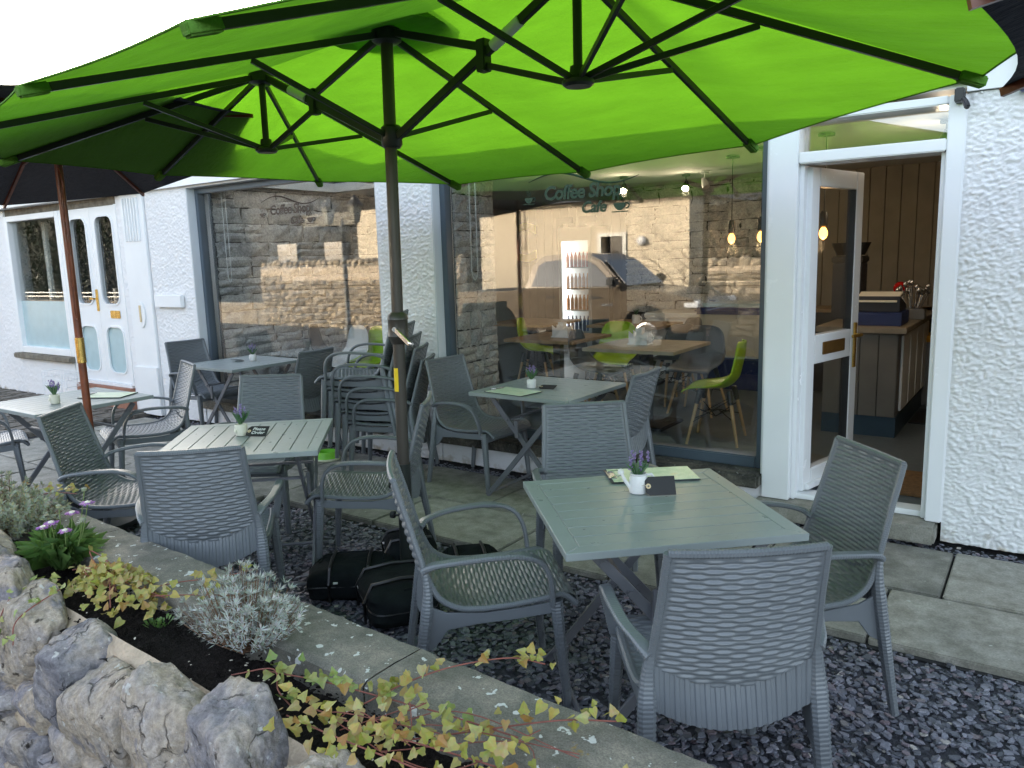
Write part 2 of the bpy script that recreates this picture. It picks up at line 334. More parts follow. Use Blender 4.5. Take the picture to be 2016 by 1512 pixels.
simple('coir', (.20, .11, .045), .95, var=.3, nscale=30, bscale=200, bstr=.8)
m, nt_, b_ = newmat('bulb_glow'); b_.inputs['Emission Color'].default_value = (1, .40, .07, 1); b_.inputs['Emission Strength'].default_value = 1.6; b_.inputs['Base Color'].default_value = (.8, .5, .2, 1)
m, nt_, b_ = newmat('spot_glow'); b_.inputs['Emission Color'].default_value = (1, .78, .5, 1); b_.inputs['Emission Strength'].default_value = 30
m, nt_, b_ = newmat('fridge_light'); b_.inputs['Emission Color'].default_value = (.9, .97, 1, 1); b_.inputs['Emission Strength'].default_value = .6
# small things and plants
simple('ceramic', (.72, .71, .70), .3, var=.05)
simple('ceramic_cream', (.66, .64, .52), .35, var=.06)
simple('slate_tag', (.018, .017, .019), .6, var=.15)
simple('twine', (.55, .50, .40), .9, var=.1)
simple('kraft_ring', (.60, .47, .28), .8, var=.1)
def menumat():
    m, nt, b = newmat('menu_paper'); vec = coords(nt, 'Object', (1, 1, 1))
    n = noise_(nt, vec, 16, 3); r = ramp(nt, n.outputs[0], [(.35, (.50, .62, .42)), (.6, (.66, .74, .56)), (.75, (.72, .68, .42))])
    w = nd(nt, 'ShaderNodeTexWave'); w.wave_type = 'BANDS'; w.bands_direction = 'Y'; w.inputs['Scale'].default_value = 26; w.inputs['Distortion'].default_value = 1.2; w.inputs['Detail'].default_value = 3; w.inputs['Detail Scale'].default_value = 6; nt.links.new(vec, w.inputs[0])
    n2 = noise_(nt, coords(nt, 'Object', (40, 90, 1)), 3, 2); mu = nd(nt, 'ShaderNodeMath', operation='MULTIPLY'); nt.links.new(w.outputs['Fac'], mu.inputs[0]); nt.links.new(n2.outputs[0], mu.inputs[1])
    rr = ramp(nt, mu.outputs[0], [(.42, (0, 0, 0)), (.6, (.5, .5, .5))]); c = mixc(nt, rr.outputs[0], r.outputs[0], (.25, .32, .24)); nt.links.new(c, b.inputs['Base Color']); b.inputs['Roughness'].default_value = .3
menumat()
leafmat('ivy_leaf', [(.22, .22, .03), (.36, .34, .07), (.44, .34, .09), (.30, .30, .08), (.33, .16, .04), (.40, .38, .15)], .42, .25)
leafmat('ivy_green', [(.16, .24, .05), (.30, .36, .10), (.38, .36, .12), (.22, .28, .06)], .4, .25)
leafmat('lavender_leaf', [(.34, .37, .33), (.44, .46, .42), (.28, .31, .26), (.50, .50, .47)], .7, .15)
leafmat('sage_leaf', [(.26, .30, .22), (.34, .37, .28), (.22, .24, .15), (.36, .33, .16)], .7, .15)
leafmat('scabious_leaf', [(.06, .13, .03), (.10, .19, .04), (.15, .24, .06), (.08, .16, .05)], .45, .25)
leafmat('petal', [(.42, .16, .52), (.52, .24, .60), (.60, .30, .58)], .6, .35)
leafmat('lavender_flower', [(.22, .16, .38), (.33, .25, .46), (.28, .22, .42)], .7, .15)
leafmat('pot_leaf', [(.05, .13, .05), (.10, .20, .09), (.16, .25, .14)], .5, .2)
leafmat('shrub_leaf', [(.10, .12, .03), (.18, .17, .05)], .6, .2)
simple('stem_brown', (.16, .09, .05), .85, var=.3, nscale=30)
simple('stem_red', (.22, .07, .05), .7, var=.3, nscale=30)
simple('stem_green', (.16, .22, .07), .7, var=.2, nscale=30)
simple('twig', (.22, .15, .085), .9, var=.3, nscale=10)
# across the road
simple('truck_paint', (.14, .105, .07), .25, .2, var=.03, spec=.6)
simple('tyre', (.02, .02, .02), .8, var=.2); simple('rim', (.35, .35, .35), .3, .9, var=.1); simple('truck_trim', (.015, .015, .016), .5, var=.1)
stonemat('shaded_stone', [(.022, .020, .018), (.045, .04, .034), (.065, .056, .045)], 0, 3, .5)  # stone colour darkened to put shade on the house front
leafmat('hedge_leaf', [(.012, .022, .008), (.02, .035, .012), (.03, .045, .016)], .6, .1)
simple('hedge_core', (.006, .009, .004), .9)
simple('headlamp', (.7, .72, .75), .15, var=.05); simple('lamp_iron', (.015, .016, .016), .5, var=.2)
simple('lantern_glass', (.25, .24, .2), .2, var=.2)

# ------------------------------------------------------------ ground
YW, YG = 4.78, 4.92                    # wall face, glass plane
g = MB(); g.add([(-120, -90, -.20), (120, -90, -.20), (120, 150, -.20), (-120, 150, -.20)], [(0, 1, 2, 3)])
tag(g.build('ground', 'ground_grit'), kind='structure')
g = MB(); g.box(-60, 60, -9.0, 1.0, -.3, -.16); tag(g.build('road', 'asphalt'), kind='structure')
simple('slate_dust', (.06, .063, .078), .9, var=.4, nscale=50, bscale=200, bstr=.8)
g = MB(); g.box(-8.2, 3.2, 1.4, 3.38, -.3, -.045); tag(g.build('gravel_bed', 'slate_dust'), kind='structure')
pav = tag(MB().box(-16, 4, 3.36, 4.95, -.3, -.035).build('pavement', 'ground_grit'), kind='structure')
def slab(x0, x1, y0, y1, top=0.0, nm='slab', mat='slab', par=None):
    j = .006; o = MB().box(x0 + j, x1 - j, y0 + j, y1 - j, top - .05, top).build(nm, mat, par or pav, bevel=.006)
    return o
rows = [(3.38, 3.97, [-8.3, -7.4, -6.45, -5.5, -4.55, -3.5, -2.5, -1.8, -.55, .45, 1.4, 2.4]),
        (3.97, 4.62, [-8.3, -7.55, -6.6, -5.8, -4.9, -4.0, -3.05, -2.1, -1.2, -.33, .6, 1.5, 2.4])]
for y0, y1, xs in rows:
    for a, b in zip(xs[:-1], xs[1:]): slab(a, b, y0, y1, random.uniform(-.004, .004))
# paving and setts in front of the left shop and under the far left table
for i, y0 in enumerate((1.75, 2.35, 2.95)):
    x = -8.2 + .3 * (i % 2)
    while x < -4.75:
        slab(x, x + .9, y0, y0 + .6, -.002 + random.uniform(-.003, .003)) if x + .9 < -4.3 else None; x += .9
cob = tag(MB().box(-16, -8.3, .6, 4.95, -.3, -.03).build('cobbled_path', 'ground_grit'), kind='structure')
cm = MB().box(-.5, .5, -.5, .5, -.5, .5).build('sett', 'cobble', cob, bevel=.12); cme = cm.data; bpy.data.objects.remove(cm)
n = 0
for i in range(15):
    y = .9 + i * .27; x = -8.42 - random.uniform(0, .15)
    while x > -12.6 and n < 290:
        w = random.uniform(.2, .36); piece(cme, 'sett', cob, (x - w / 2, y, -.02), (random.uniform(-.03, .03), random.uniform(-.03, .03), 0), (w * .96, .25, .08)); x -= w; n += 1
# slate chips ------------------------------------------------
def chips(x0, x1, y0, y1, n, smin, smax, zb, name, mat='slate_chip'):
    k = 6; c = np.stack([RNG.uniform(x0, x1, n), RNG.uniform(y0, y1, n), zb + RNG.uniform(0, .022, n)], 1)
    s = RNG.uniform(smin, smax, n) ** 1.0; asp = RNG.uniform(.45, .9, n); th = RNG.uniform(.07, .17, n) * s
    yaw = RNG.uniform(0, 2 * np.pi, n); tl = RNG.normal(0, .2, n); tz = RNG.uniform(0, 2 * np.pi, n)
    a = np.linspace(0, 2 * np.pi, k, endpoint=False)[None] + RNG.uniform(-.35, .35, (n, k)); rr = RNG.uniform(.7, 1.1, (n, k))
    px = np.cos(a) * rr * s[:, None] / 2; py = np.sin(a) * rr * s[:, None] * asp[:, None] / 2
    cx, sx = np.cos(yaw)[:, None], np.sin(yaw)[:, None]; X = px * cx - py * sx; Y = px * sx + py * cx
    sl = np.tan(tl)[:, None]; Zt = (X * np.cos(tz)[:, None] + Y * np.sin(tz)[:, None]) * sl
    top = np.stack([X * .86, Y * .86, Zt * .86 + th[:, None]], 2) + c[:, None]; bot = np.stack([X, Y, Zt], 2) + c[:, None]
    V = np.concatenate([bot, top], 1).reshape(-1, 3); base = (np.arange(n) * 2 * k)[:, None]
    F = [tuple(r) for r in (base + np.arange(k, 2 * k)[None]).tolist()]
    for i in range(k):
        j = (i + 1) % k; F += [tuple(r) for r in (base + np.array([[i, j, k + j, k + i]])).tolist()]
    me = bpy.data.meshes.new(name); me.from_pydata(V.tolist(), [], F); me.update(); return fin(me, name, mat, recalc=False)
tag(chips(-5.0, 2.6, 1.5, 3.37, 38000, .018, .048, -.05, 'slate_gravel'), 'loose dark blue slate chips under the near tables', 'gravel', kind='stuff')
tag(chips(-8.2, 2.4, 4.62, 4.76, 2600, .015, .04, -.035, 'wall_foot_debris'), 'slate crumbs and dead leaves along the wall foot', 'gravel', kind='stuff')
tag(chips(-8.2, -4.9, 1.5, 1.76, 900, .015, .04, -.05, 'side_gravel'), 'slate chips beside the planter at far left', 'gravel', kind='stuff')

# ------------------------------------------------------------ cafe building
def rough_wall(name, x0, x1, z0, z1, y, parent, res=.013, amp=.008, mat='roughcast', thick=.26):
    nu, nv = max(2, int((x1 - x0) / res)), max(2, int((z1 - z0) / res)); vs = []
    for i in range(nu + 1):
        x = x0 + (x1 - x0) * i / nu
        for j in range(nv + 1):
            z = z0 + (z1 - z0) * j / nv
            a = mn.noise((x * 30, y * 3, z * 52)); b = mn.noise((x * 70 + 9, y, z * 95)); c = mn.noise((x * 1.3, 4, z * 1.3))
            e = min(x - x0, x1 - x, .02) / .02
            vs.append((x, y - (abs(a) ** .7 * amp * 1.9 + b * amp * .7 + c * .004) * max(.15, e), z))
    fs = [(i * (nv + 1) + j, (i + 1) * (nv + 1) + j, (i + 1) * (nv + 1) + j + 1, i * (nv + 1) + j + 1) for i in range(nu) for j in range(nv)]
    mb = MB(); mb.v = vs; mb.f = fs; n0 = len(vs)
    mb.box(x0 + .002, x1 - .002, y + .004, y + thick, z0, z1)
    me = bpy.data.meshes.new(name); me.from_pydata(mb.v, [], mb.f); me.update()
    o = fin(me, name, mat, parent, recalc=False); me.polygons.foreach_set('use_smooth', [i < len(fs) for i in range(len(me.polygons))]); return o
cafe = thing('cafe_building', 'white roughcast single storey cafe with two wide shop windows and open door', 'building')
rough_wall('wall', -.42, .75, 0.0, 2.42, YW, cafe, .0068, .0085)
rough_wall('wall', .75, 2.6, 0.0, 2.42, YW, cafe, .02, .0085)
rough_wall('wall', -4.68, -4.08, 0.0, 2.5, YW, cafe, .0085)
rough_wall('wall', -8.14, -7.37, 0.0, 2.5, YW, cafe, .0105)
rough_wall('plinth', -7.368, -4.682, 0.0, .17, YW + .01, cafe, .016, .006)
rough_wall('plinth', -4.078, -1.43, 0.0, .17, YW + .01, cafe, .014, .006)
MB().box(-7.37, -4.68, YW, 5.04, 2.45, 2.60).build('lintel', 'white_paint', cafe)
MB().box(-4.08, .0, YW, 5.04, 2.45, 2.60).build('lintel', 'white_paint', cafe)
MB().box(-8.14, -7.37, YW + .004, 5.04, 2.5, 2.60).build('lintel', 'white_paint', cafe)
MB().box(-4.68, -4.08, YW + .004, 5.04, 2.5, 2.60).build('lintel', 'white_paint', cafe)
for x0, x1 in ((-7.37, -4.68), (-4.08, -1.43)):
    # smooth painted reveals beside the glass
    for xa, xb in ((x0, x0 + .012), (x1 - .012, x1)):
        MB().box(xa - .0, xb, YW + .002, YG + .03, .25, 2.45).build('reveal', 'reveal_paint', cafe)
    MB().box(x0 + .012, x1 - .012 if x1 < -2 else x1 - .03, YW + .01, YG + .1, .17, .20).build('sill_bed', 'clad_joint', cafe)
    # stone sill, in lengths
    x = x0 - .02
    while x < x1 - .05:
        xe = min(x + random.uniform(.8, 1.05), x1 - .0); xe = x1 if x1 - xe < .3 else xe
        o = MB().box(x + .003, xe - .003, YW - .075, YG + .04, .165, .255).build('sill_stone', 'sill_stone', cafe, bevel=.014); x = xe
    w = MB(); fw = .055
    xa, xb, za, zb = x0 + .013, x1 - .013, .257, 2.449
    win = MB().box(xa, xa + fw, YG - .05, YG + .03, za, zb).box(xb - fw, xb, YG - .05, YG + .03, za, zb).box(xa + fw, xb - fw, YG - .05, YG + .03, zb - fw, zb).build('window_frame', 'grey_frame', cafe, bevel=.004)
    MB().box(xa + fw, xb - fw, YG - .055, YG + .03, za, za + .075).build('bottom_rail', 'grey_frame', win, bevel=.008)
    MB().box(xa + fw - .004, xb - fw + .004, YG - .006, YG + .006, za + .07, zb - fw + .004).build('pane', 'shop_glass', win)
# chain of the blind in the windows
for x in (-7.24 + .18, -3.95 + .1):
    MB().tube([(x, YG + .06, 2.4), (x, YG + .06, 1.55), (x + .012, YG + .06, 1.5), (x + .03, YG + .06, 1.48), (x + .048, YG + .06, 1.5), (x + .06, YG + .06, 1.55), (x + .06, YG + .06, 2.4)], .0035, 5).build('blind_cord', 'white_paint', cafe)
# window lettering
def decal(txt, cx, cz, size, shear, off, parent, mat, sp=1):
    me = text_mesh(txt, size, .0008, shear, off, spacing=sp); o = fin(me, 'window_lettering', mat, parent, recalc=False); o.location = (cx, YG - .012, cz); o.rotation_euler = (R(90), 0, 0); return o
simple('letter_green', (.012, .05, .025), .5, var=.1); simple('letter_brown', (.05, .03, .018), .5, var=.1)
def cup(cx, cz, s, parent, mat):
    b = MB(); n = 12
    pts = [(-1, .55)] + [(-math.cos(math.pi * i / n) * (1 - .25 * math.sin(math.pi * i / n)), .5 - 1.05 * math.sin(math.pi * i / n) ** .8) for i in range(n + 1)] + [(1, .55)]
    b.prism([(cx + x * s, cz + z * s) for x, z in pts], 'y', YG - .013, YG - .0115)
    b.tube([(cx + s * (1 + .55 * math.sin(t)), YG - .012, cz + s * (.15 + .38 * math.cos(t))) for t in np.linspace(0, math.pi, 9)], s * .1, 5)
    b.bar((cx - 1.3 * s, YG - .012, cz - .72 * s), (cx + 1.3 * s, YG - .012, cz - .72 * s), .002, s * .14)
    for k in (-.3, .3):
        b.tube([(cx + s * (k + .16 * math.sin(t * 5)), YG - .012, cz + s * (.9 + t)) for t in np.linspace(0, 1.1, 9)], s * .07, 4)
    return b.build('window_cup', mat, parent)
def shopsign(cx, cz, k, mat):
    decal('Coffee Shop', cx, cz, .19 * k, .12, .005 * k, cafe, mat, .92)
    decal('Cafe', cx + .13 * k, cz - .16 * k, .15 * k, .25, .004 * k, cafe, mat)
    cup(cx - .62 * k, cz - .05 * k, .05 * k, cafe, mat); cup(cx + .42 * k, cz - .17 * k, .065 * k, cafe, mat)
    b = MB(); b.tube([(cx - .62 * k + 1.24 * k * t, YG - .012, cz + .13 * k + .07 * k * math.sin(t * 6.0)) for t in np.linspace(0, 1, 22)], [.002 + .008 * k * math.sin(math.pi * t) for t in np.linspace(0, 1, 22)], 5)
    b.build('window_flourish', mat, cafe)
shopsign(-2.79, 2.10, .72, 'letter_green'); shopsign(-5.93, 2.16, .66, 'letter_brown')
# door surround
dz0 = .105
MB().box(-1.43, -1.26, YW - .015, YG + .06, dz0, 2.42).build('door_post', 'pvc', cafe, bevel=.006)
MB().box(-1.26, -1.235, YW + .03, YG + .05, dz0, 2.14).build('door_post', 'pvc', cafe, bevel=.004)
MB().box(-.505, -.42, YW - .012, YG + .06, dz0, 2.42).build('door_post', 'pvc', cafe, bevel=.006)
MB().box(-.53, -.506, YW + .03, YG + .05, dz0, 2.14).build('door_post', 'pvc', cafe, bevel=.004)
MB().box(-1.259, -.506, YW - .012, YG + .06, 2.14, 2.205).build('door_head', 'pvc', cafe, bevel=.006)
tr = MB().box(-1.259, -.506, YW - .012, YG + .06, 2.375, 2.42).build('transom', 'pvc', cafe, bevel=.006)
MB().box(-1.258, -.507, YG - .03, YG - .02, 2.20, 2.38).build('pane', 'shop_glass', tr)
MB().box(-1.245, -.515, YG - .08, YG + .05, dz0 - .003, .135).build('threshold', 'pvc', cafe, bevel=.006)
MB().box(-1.46, -.44, YW - .12, YG + .2, 0.0, .10).build('door_step', 'slab', cafe, bevel=.012)
dl = thing('door_leaf', None, None, (-1.235, YG - .03, .14), R(77)); dl.parent = cafe; del dl
dl = [o for o in bpy.data.objects if o.name.startswith('door_leaf')][0]
W_, H_ = .70, 1.99
leaf = MB().box(0, .10, -.03, .03, 0, H_).box(W_ - .10, W_, -.03, .03, 0, H_).box(.10, W_ - .10, -.03, .03, 0, .13).box(.10, W_ - .10, -.03, .03, H_ - .11, H_).box(.10, W_ - .10, -.03, .03, .80, .98)
o = leaf.build('stile', 'pvc', dl, bevel=.005)
for z0, z1 in ((.13, .80), (.98, H_ - .11)):
    MB().box(.098, W_ - .098, -.008, .008, z0 - .002, z1 + .002).build('pane', 'door_glass', dl)
    MB().box(.101, .108, -.026, .026, z0, z1).build('gasket', 'gasket', dl); MB().box(W_ - .108, W_ - .101, -.026, .026, z0, z1).build('gasket', 'gasket', dl)
MB().box(.2, .5, -.038, -.030, .85, .93).build('letter_plate', 'letter_plate', dl, bevel=.003)
for s in (-1, 1):
    MB().box(W_ - .075, W_ - .04, min(s * .03, s * .043), max(s * .03, s * .043), .72, 1.02).box(W_ - .066, W_ - .05, min(s * .03, s * .085), max(s * .03, s * .085), .93, .95).box(W_ - .19, W_ - .05, min(s * .072, s * .088), max(s * .072, s * .088), .93, .95).build('handle', 'brass', dl, bevel=.003)
MB().box(.02, W_ - .02, -.06, -.03, .01, .045).build('weather_bar', 'pvc', dl, bevel=.004)
# eaves
MB().box(-8.135, -.43, YW - .05, YW - .002, 2.47, 2.60).build('fascia', 'white_paint', cafe)
MB().box(-.425, 2.6, YW - .03, YW + .24, 2.425, 2.60).build('fascia', 'white_paint', cafe)
MB().box(-.2, 1.9, YW - .075, YW - .032, 2.43, 2.66).build('sign_board', 'cream_sign', cafe, bevel=.004)
MB().box(-.195, 1.9, YW - .09, YW - .03, 2.385, 2.425).build('sign_light_strip', 'navy', cafe, bevel=.006)
for x in (-.36, -.27, -.18): MB().lathe([(0, -.008), (.006, -.004), (.006, .004), (0, .008)], (x, YW - .01, 2.415), 8).build('cable_clip', 'white_paint', cafe)
b = MB(); b.box(-.475, -.43, YW - .09, YW - .01, 2.37, 2.44).tube([(-.45, YW - .06, 2.4), (-.42, YW - .10, 2.36), (-.41, YW - .12, 2.33)], .016, 8); b.build('flood_light', 'black_plastic', cafe, bevel=.006)
RL = (-7.25, -6.2, 5.3, 6.7)  # unseen rooflight, added so daylight brightens the stone wall inside
for bx in ((-8.14, RL[0], YW - .06, 13.3), (RL[1], 2.7, YW - .06, 13.3), (RL[0], RL[1], YW - .06, RL[2]), (RL[0], RL[1], RL[3], 13.3)): MB().box(*bx, 2.602, 2.64).build('roof', 'roof_slate', cafe)
up = MB().box(RL[0] - .1, RL[0], RL[2] - .1, RL[3] + .1, 2.645, 3.25).build('added_rooflight_kerb', 'white_paint', cafe)  # tall kerb of the added rooflight keeps the low sun out
for bx in ((RL[1], RL[1] + .1, RL[2] - .1, RL[3] + .1), (RL[0], RL[1], RL[2] - .1, RL[2]), (RL[0], RL[1], RL[3], RL[3] + .1)): MB().box(*bx, 2.645, 3.25).build('added_rooflight_kerb', 'white_paint', cafe)
MB().box(RL[0] - .1, RL[1] + .1, RL[2] - .1, RL[3] + .1, 3.252, 3.262).build('added_rooflight_pane', 'clear_glass', cafe)
MB().box(2.6, 2.75, YW, 13.3, 0, 2.6).box(-8.1, 2.6, 13.2, 13.3, 0, 2.6).build('rear_wall', 'roughcast', cafe)
MB().box(-8.2, -8.1, 5.06, 13.2, 0, 2.60).build('party_wall', 'white_paint', cafe)

# ------------------------------------------------------------ neighbouring shop on the left
shop = thing('neighbour_shop', 'white shop at far left with glazed double door and frosted window', 'building')
rough_wall('wall', -12.3, -11.55, 0, 2.46, YW, shop, .016)
rough_wall('wall', -11.55, -10.1, 0, .5, YW, shop, .016)
rough_wall('wall', -8.74, -8.6, .0, 2.46, YW + .004, shop, .013)
MB().box(-12.3, -8.14, YW - .12, YW + .2, 2.47, 2.68).build('fascia', 'white_paint', shop, bevel=.005)
MB().box(-12.3, -8.14, YW - .09, YW + .2, 2.685, 2.735).build('fascia', 'white_paint', shop, bevel=.005)
MB().box(-11.55, -8.74, YW + .02, YW + .16, 2.38, 2.47).build('head_beam', 'sandstone_sill', shop)
o = MB().box(-11.6, -10.05, YW - .08, YW + .1, .50, .57).build('sill_stone', 'sandstone_sill', shop, bevel=.012)
fr = MB().box(-11.55, -11.46, YW - .01, YW + .1, .575, 2.38).box(-10.16, -10.06, YW - .01, YW + .1, .575, 2.38).box(-11.46, -10.16, YW - .01, YW + .1, .575, .66).box(-11.46, -10.16, YW - .01, YW + .1, 2.31, 2.38).build('window_frame', 'white_paint', shop, bevel=.005)
MB().box(-11.465, -10.155, YW + .05, YW + .06, 1.27, 2.315).build('pane', 'shop_glass', fr); MB().box(-11.465, -10.155, YW + .05, YW + .06, .655, 1.268).build('frosted_pane', 'frosted_glass', fr)
MB().box(-11.2, -11.12, YW + .3, YW + .34, 1.3, 2.3).build('curtain', 'cream_sign', shop)
MB().box(-10.06, -10.0, YW - .01, YW + .12, .0, 2.38).build('door_post', 'white_paint', shop, bevel=.005); MB().box(-8.80, -8.745, YW - .0, YW + .12, .29, 2.38).build('door_post', 'white_paint', shop, bevel=.005)
MB().box(-10.0, -8.745, YW - .06, YW + .3, .0, .26).build('door_step', 'step_red', shop, bevel=.01)
MB().box(-10.0, -8.80, YW + .0, YW + .1, .262, .30).build('threshold', 'pvc', shop)
def rrect(x0, x1, z0, z1, r, n=5):
    P = []
    for cx, cz, a0 in ((x1 - r, z1 - r, 0), (x0 + r, z1 - r, 90), (x0 + r, z0 + r, 180), (x1 - r, z0 + r, 270)):
        for k in range(n + 1): a = R(a0 + 90 * k / n); P.append((cx + r * math.cos(a), cz + r * math.sin(a)))
    return P
def panel_with_holes(x0, x1, z0, z1, holes, y0, y1, name, mat, parent):
    bm = bmesh.new(); loops = [[(x0, z0), (x1, z0), (x1, z1), (x0, z1)]] + holes; es = []
    for L in loops:
        v = [bm.verts.new((p[0], y0, p[1])) for p in L]; es += [bm.edges.new((v[i], v[(i + 1) % len(v)])) for i in range(len(v))]
    bmesh.ops.triangle_fill(bm, use_beauty=True, edges=es)
    ex = bmesh.ops.extrude_face_region(bm, geom=bm.faces[:]); bmesh.ops.translate(bm, vec=(0, y1 - y0, 0), verts=[e for e in ex['geom'] if isinstance(e, bmesh.types.BMVert)])
    bmesh.ops.recalc_face_normals(bm, faces=bm.faces); me = bpy.data.meshes.new(name); bm.to_mesh(me); bm.free(); return fin(me, name, mat, parent)
for k, (xa, xb) in enumerate(((-9.995, -9.402), (-9.396, -8.802))):
    h1 = rrect(xa + .10, xb - .10, 1.24, 2.27, .11); h2 = rrect(xa + .10, xb - .10, .42, .98, .11)
    d = panel_with_holes(xa, xb, .302, 2.378, [h1, h2], YW + .03, YW + .08, 'door', 'white_paint', shop)
    for h in (h1, h2):
        MB().sweep([(p[0], YW + .03, p[1]) for p in h], [(-.010, -.010), (.010, -.010), (.010, .010), (-.010, .010)], up=(0, 1, 0), closed=True).build('bead', 'white_paint', d, smooth=True)
    MB().prism([(x, z) for x, z in rrect(xa + .095, xb - .095, 1.235, 2.275, .11)], 'y', YW + .05, YW + .06).build('pane', 'shop_glass', d)
    MB().prism([(x, z) for x, z in rrect(xa + .095, xb - .095, .415, .985, .11)], 'y', YW + .05, YW + .06).build('frosted_pane', 'frosted_glass', d)
    if k: MB().box(xa + .25, xa + .46, YW + .02, YW + .03, 1.08, 1.17).build('letter_plate', 'brass', d, bevel=.004)
    else:
        MB().box(xb - .03, xb + .012, YW + .016, YW + .03, 1.16, 1.42).box(xb - .12, xb - .005, YW - .02, YW - .005, 1.30, 1.32).box(xb - .02, xb - .005, YW - .02, YW + .02, 1.30, 1.32).build('handle', 'brass', d, bevel=.003)
MB().box(-9.995, -8.8, 5.5, 5.52, .3, 2.4).box(-11.5, -10.1, 5.6, 5.62, .3, 2.4).build('dark_backing', 'till_dark', shop)  # near-black sheets stand in for the unlit rooms behind the glass
pil = MB().box(-8.60, -8.15, YW - .03, YW + .1, .0, 2.46).build('pilaster', 'white_paint', shop, bevel=.006)
f = MB()
for i in range(6): f.box(-8.53 + i * .055, -8.505 + i * .055, YW - .05, YW - .028, 1.95, 2.42)
f.build('fluting', 'white_paint', pil, bevel=.004)
MB().box(-8.6, -8.15, YW - .055, YW - .028, .0, .55).build('pilaster_base', 'white_paint', pil, bevel=.006)
MB().prism([(-8.375 + .085 * math.cos(a), 1.14 + .15 * math.sin(a)) for a in np.linspace(0, 2 * math.pi, 24, endpoint=False)], 'y', YW - .045, YW - .028).build('number_plaque', 'white_paint', pil, bevel=.006)
me = text_mesh('1', .26, .003, 0, .004); o = fin(me, 'house_number', 'kraft_ring', pil, recalc=False); o.location = (-8.375, YW - .049, 1.14); o.rotation_euler = (R(90), 0, 0)
MB().box(-8.05, -7.55, YW - .06, YW - .012, 1.23, 1.36).build('blank_name_board', 'white_paint', cafe, bevel=.005)
sr = MB(); sr.add([(-16, YW - .2, 2.78), (-8.15, YW - .2, 2.78), (-8.15, 9.2, 3.75), (-16, 9.2, 3.75), (-16, 13.4, 2.9), (-8.15, 13.4, 2.9)], [(0, 1, 2, 3), (3, 2, 5, 4)])
sr.add([(-8.15, YW - .2, 2.742), (-8.15, 13.4, 2.742), (-16, 13.4, 2.742), (-16, YW - .2, 2.742)], [(0, 1, 2, 3)]); sr.add([(-8.16, YW - .2, 2.74), (-8.16, 9.2, 3.74), (-8.16, 13.4, 2.74)], [(0, 1, 2)])
sr.build('roof', 'roof_slate', shop)
MB().sweep([(-16, YW - .2, 2.75), (-8.15, YW - .2, 2.75)], [(.06 * math.cos(a), .06 * math.sin(a)) for a in np.linspace(math.pi, 2 * math.pi, 8)] + [(.05 * math.cos(a), .05 * math.sin(a)) for a in np.linspace(2 * math.pi, math.pi, 8)]).build('gutter', 'gutter', shop)
MB().box(-16, -8.15, 13.2, 13.3, 0, 2.74).box(-16, -15.9, YW, 13.3, 0, 2.74).box(-16, -12.3, YW + .01, YW + .25, 0, 2.74).build('rear_wall', 'roughcast', shop)
wr = thing('wire_trough', 'low white wire trough standing at the left shop step', 'trough', (-9.7, YW - .35, 0))
b = MB()
for z in (.30, .38, .46): b.tube([(-.3, -.1, z), (.3, -.1, z), (.3, .1, z), (-.3, .1, z)], .004, 5, True)
for x in np.linspace(-.3, .3, 9): b.tube([(x, -.1, .3), (x, -.1, .46)], .003, 4); b.tube([(x, .1, .3), (x, .1, .46)], .003, 4)
for x in (-.28, .28):
    for y in (-.1, .1): b.tube([(x, y, 0), (x, y, .3)], .005, 5)
b.build('wire_frame', 'white_paint', wr)

# ------------------------------------------------------------ cafe interior
flo = tag(MB().box(-8.1, 2.6, YG + .07, 13.2, .0, .115).build('cafe_floor', 'vinyl_floor'), kind='structure')
cei = tag(MB().box(-8.1, RL[0], YG + .13, 13.2, 2.5, 2.60).box(RL[1], 2.6, YG + .13, 13.2, 2.5, 2.60).box(RL[0], RL[1], YG + .13, RL[2], 2.5, 2.60).box(RL[0], RL[1], RL[3], 13.2, 2.5, 2.60).build('cafe_ceiling', 'ceiling_white'), kind='structure')  # ceiling left open below the added rooflight
def clad_mesh():
    out = []
    for k in range(6):
        bm = bmesh.new(); bmesh.ops.create_grid(bm, x_segments=4, y_segments=3, size=.5)
        ex = bmesh.ops.extrude_face_region(bm, geom=bm.faces[:]); bmesh.ops.translate(bm, vec=(0, 0, -.6), verts=[e for e in ex['geom'] if isinstance(e, bmesh.types.BMVert)])
        for v in bm.verts:
            if v.co.z > -.1:
                e = max(abs(v.co.x), abs(v.co.y)); v.co.z = random.uniform(.1, .5) if e < .45 else random.uniform(-.15, .05)
                if e > .45: v.co.x += random.uniform(-.05, .05); v.co.y += random.uniform(-.07, .07)
        for v in bm.verts: v.co = Vector((v.co.x, -v.co.z, v.co.y))
        bmesh.ops.recalc_face_normals(bm, faces=bm.faces)
        me = bpy.data.meshes.new('clad_stone'); bm.to_mesh(me); bm.free(); me.materials.append(MAT['clad_stone']); out.append(me)
    return out
CLAD = clad_mesh()
def clad(parent, org, rz, width, z0, z1, hmin=.075, hmax=.2, wmin=.14, wmax=.42, depth=.05, name='stone', mes=None, limit=300):
    z = z0; n = 0; d = Vector((math.cos(rz), math.sin(rz), 0))
    while z < z1 - .03:
        h = min(random.uniform(hmin, hmax), z1 - z); x = 0
        while x < width - .02:
            w = min(random.uniform(wmin, wmax), width - x); w = width - x if width - x - w < .08 else w
            if n >= limit: return n
            p = Vector(org) + d * (x + w / 2)
            if h > .13 and random.random() < .35:
                for q in (.25, .75):
                    piece(random.choice(mes or CLAD), name, parent, (p.x, p.y, z + h * q), (0, 0, rz), (w * .97, depth, h * .47)); n += 1
            else:
                piece(random.choice(mes or CLAD), name, parent, (p.x, p.y, z + h / 2), (0, 0, rz), (w * .97, depth, h * .95)); n += 1
            x += w
        z += h
    return n
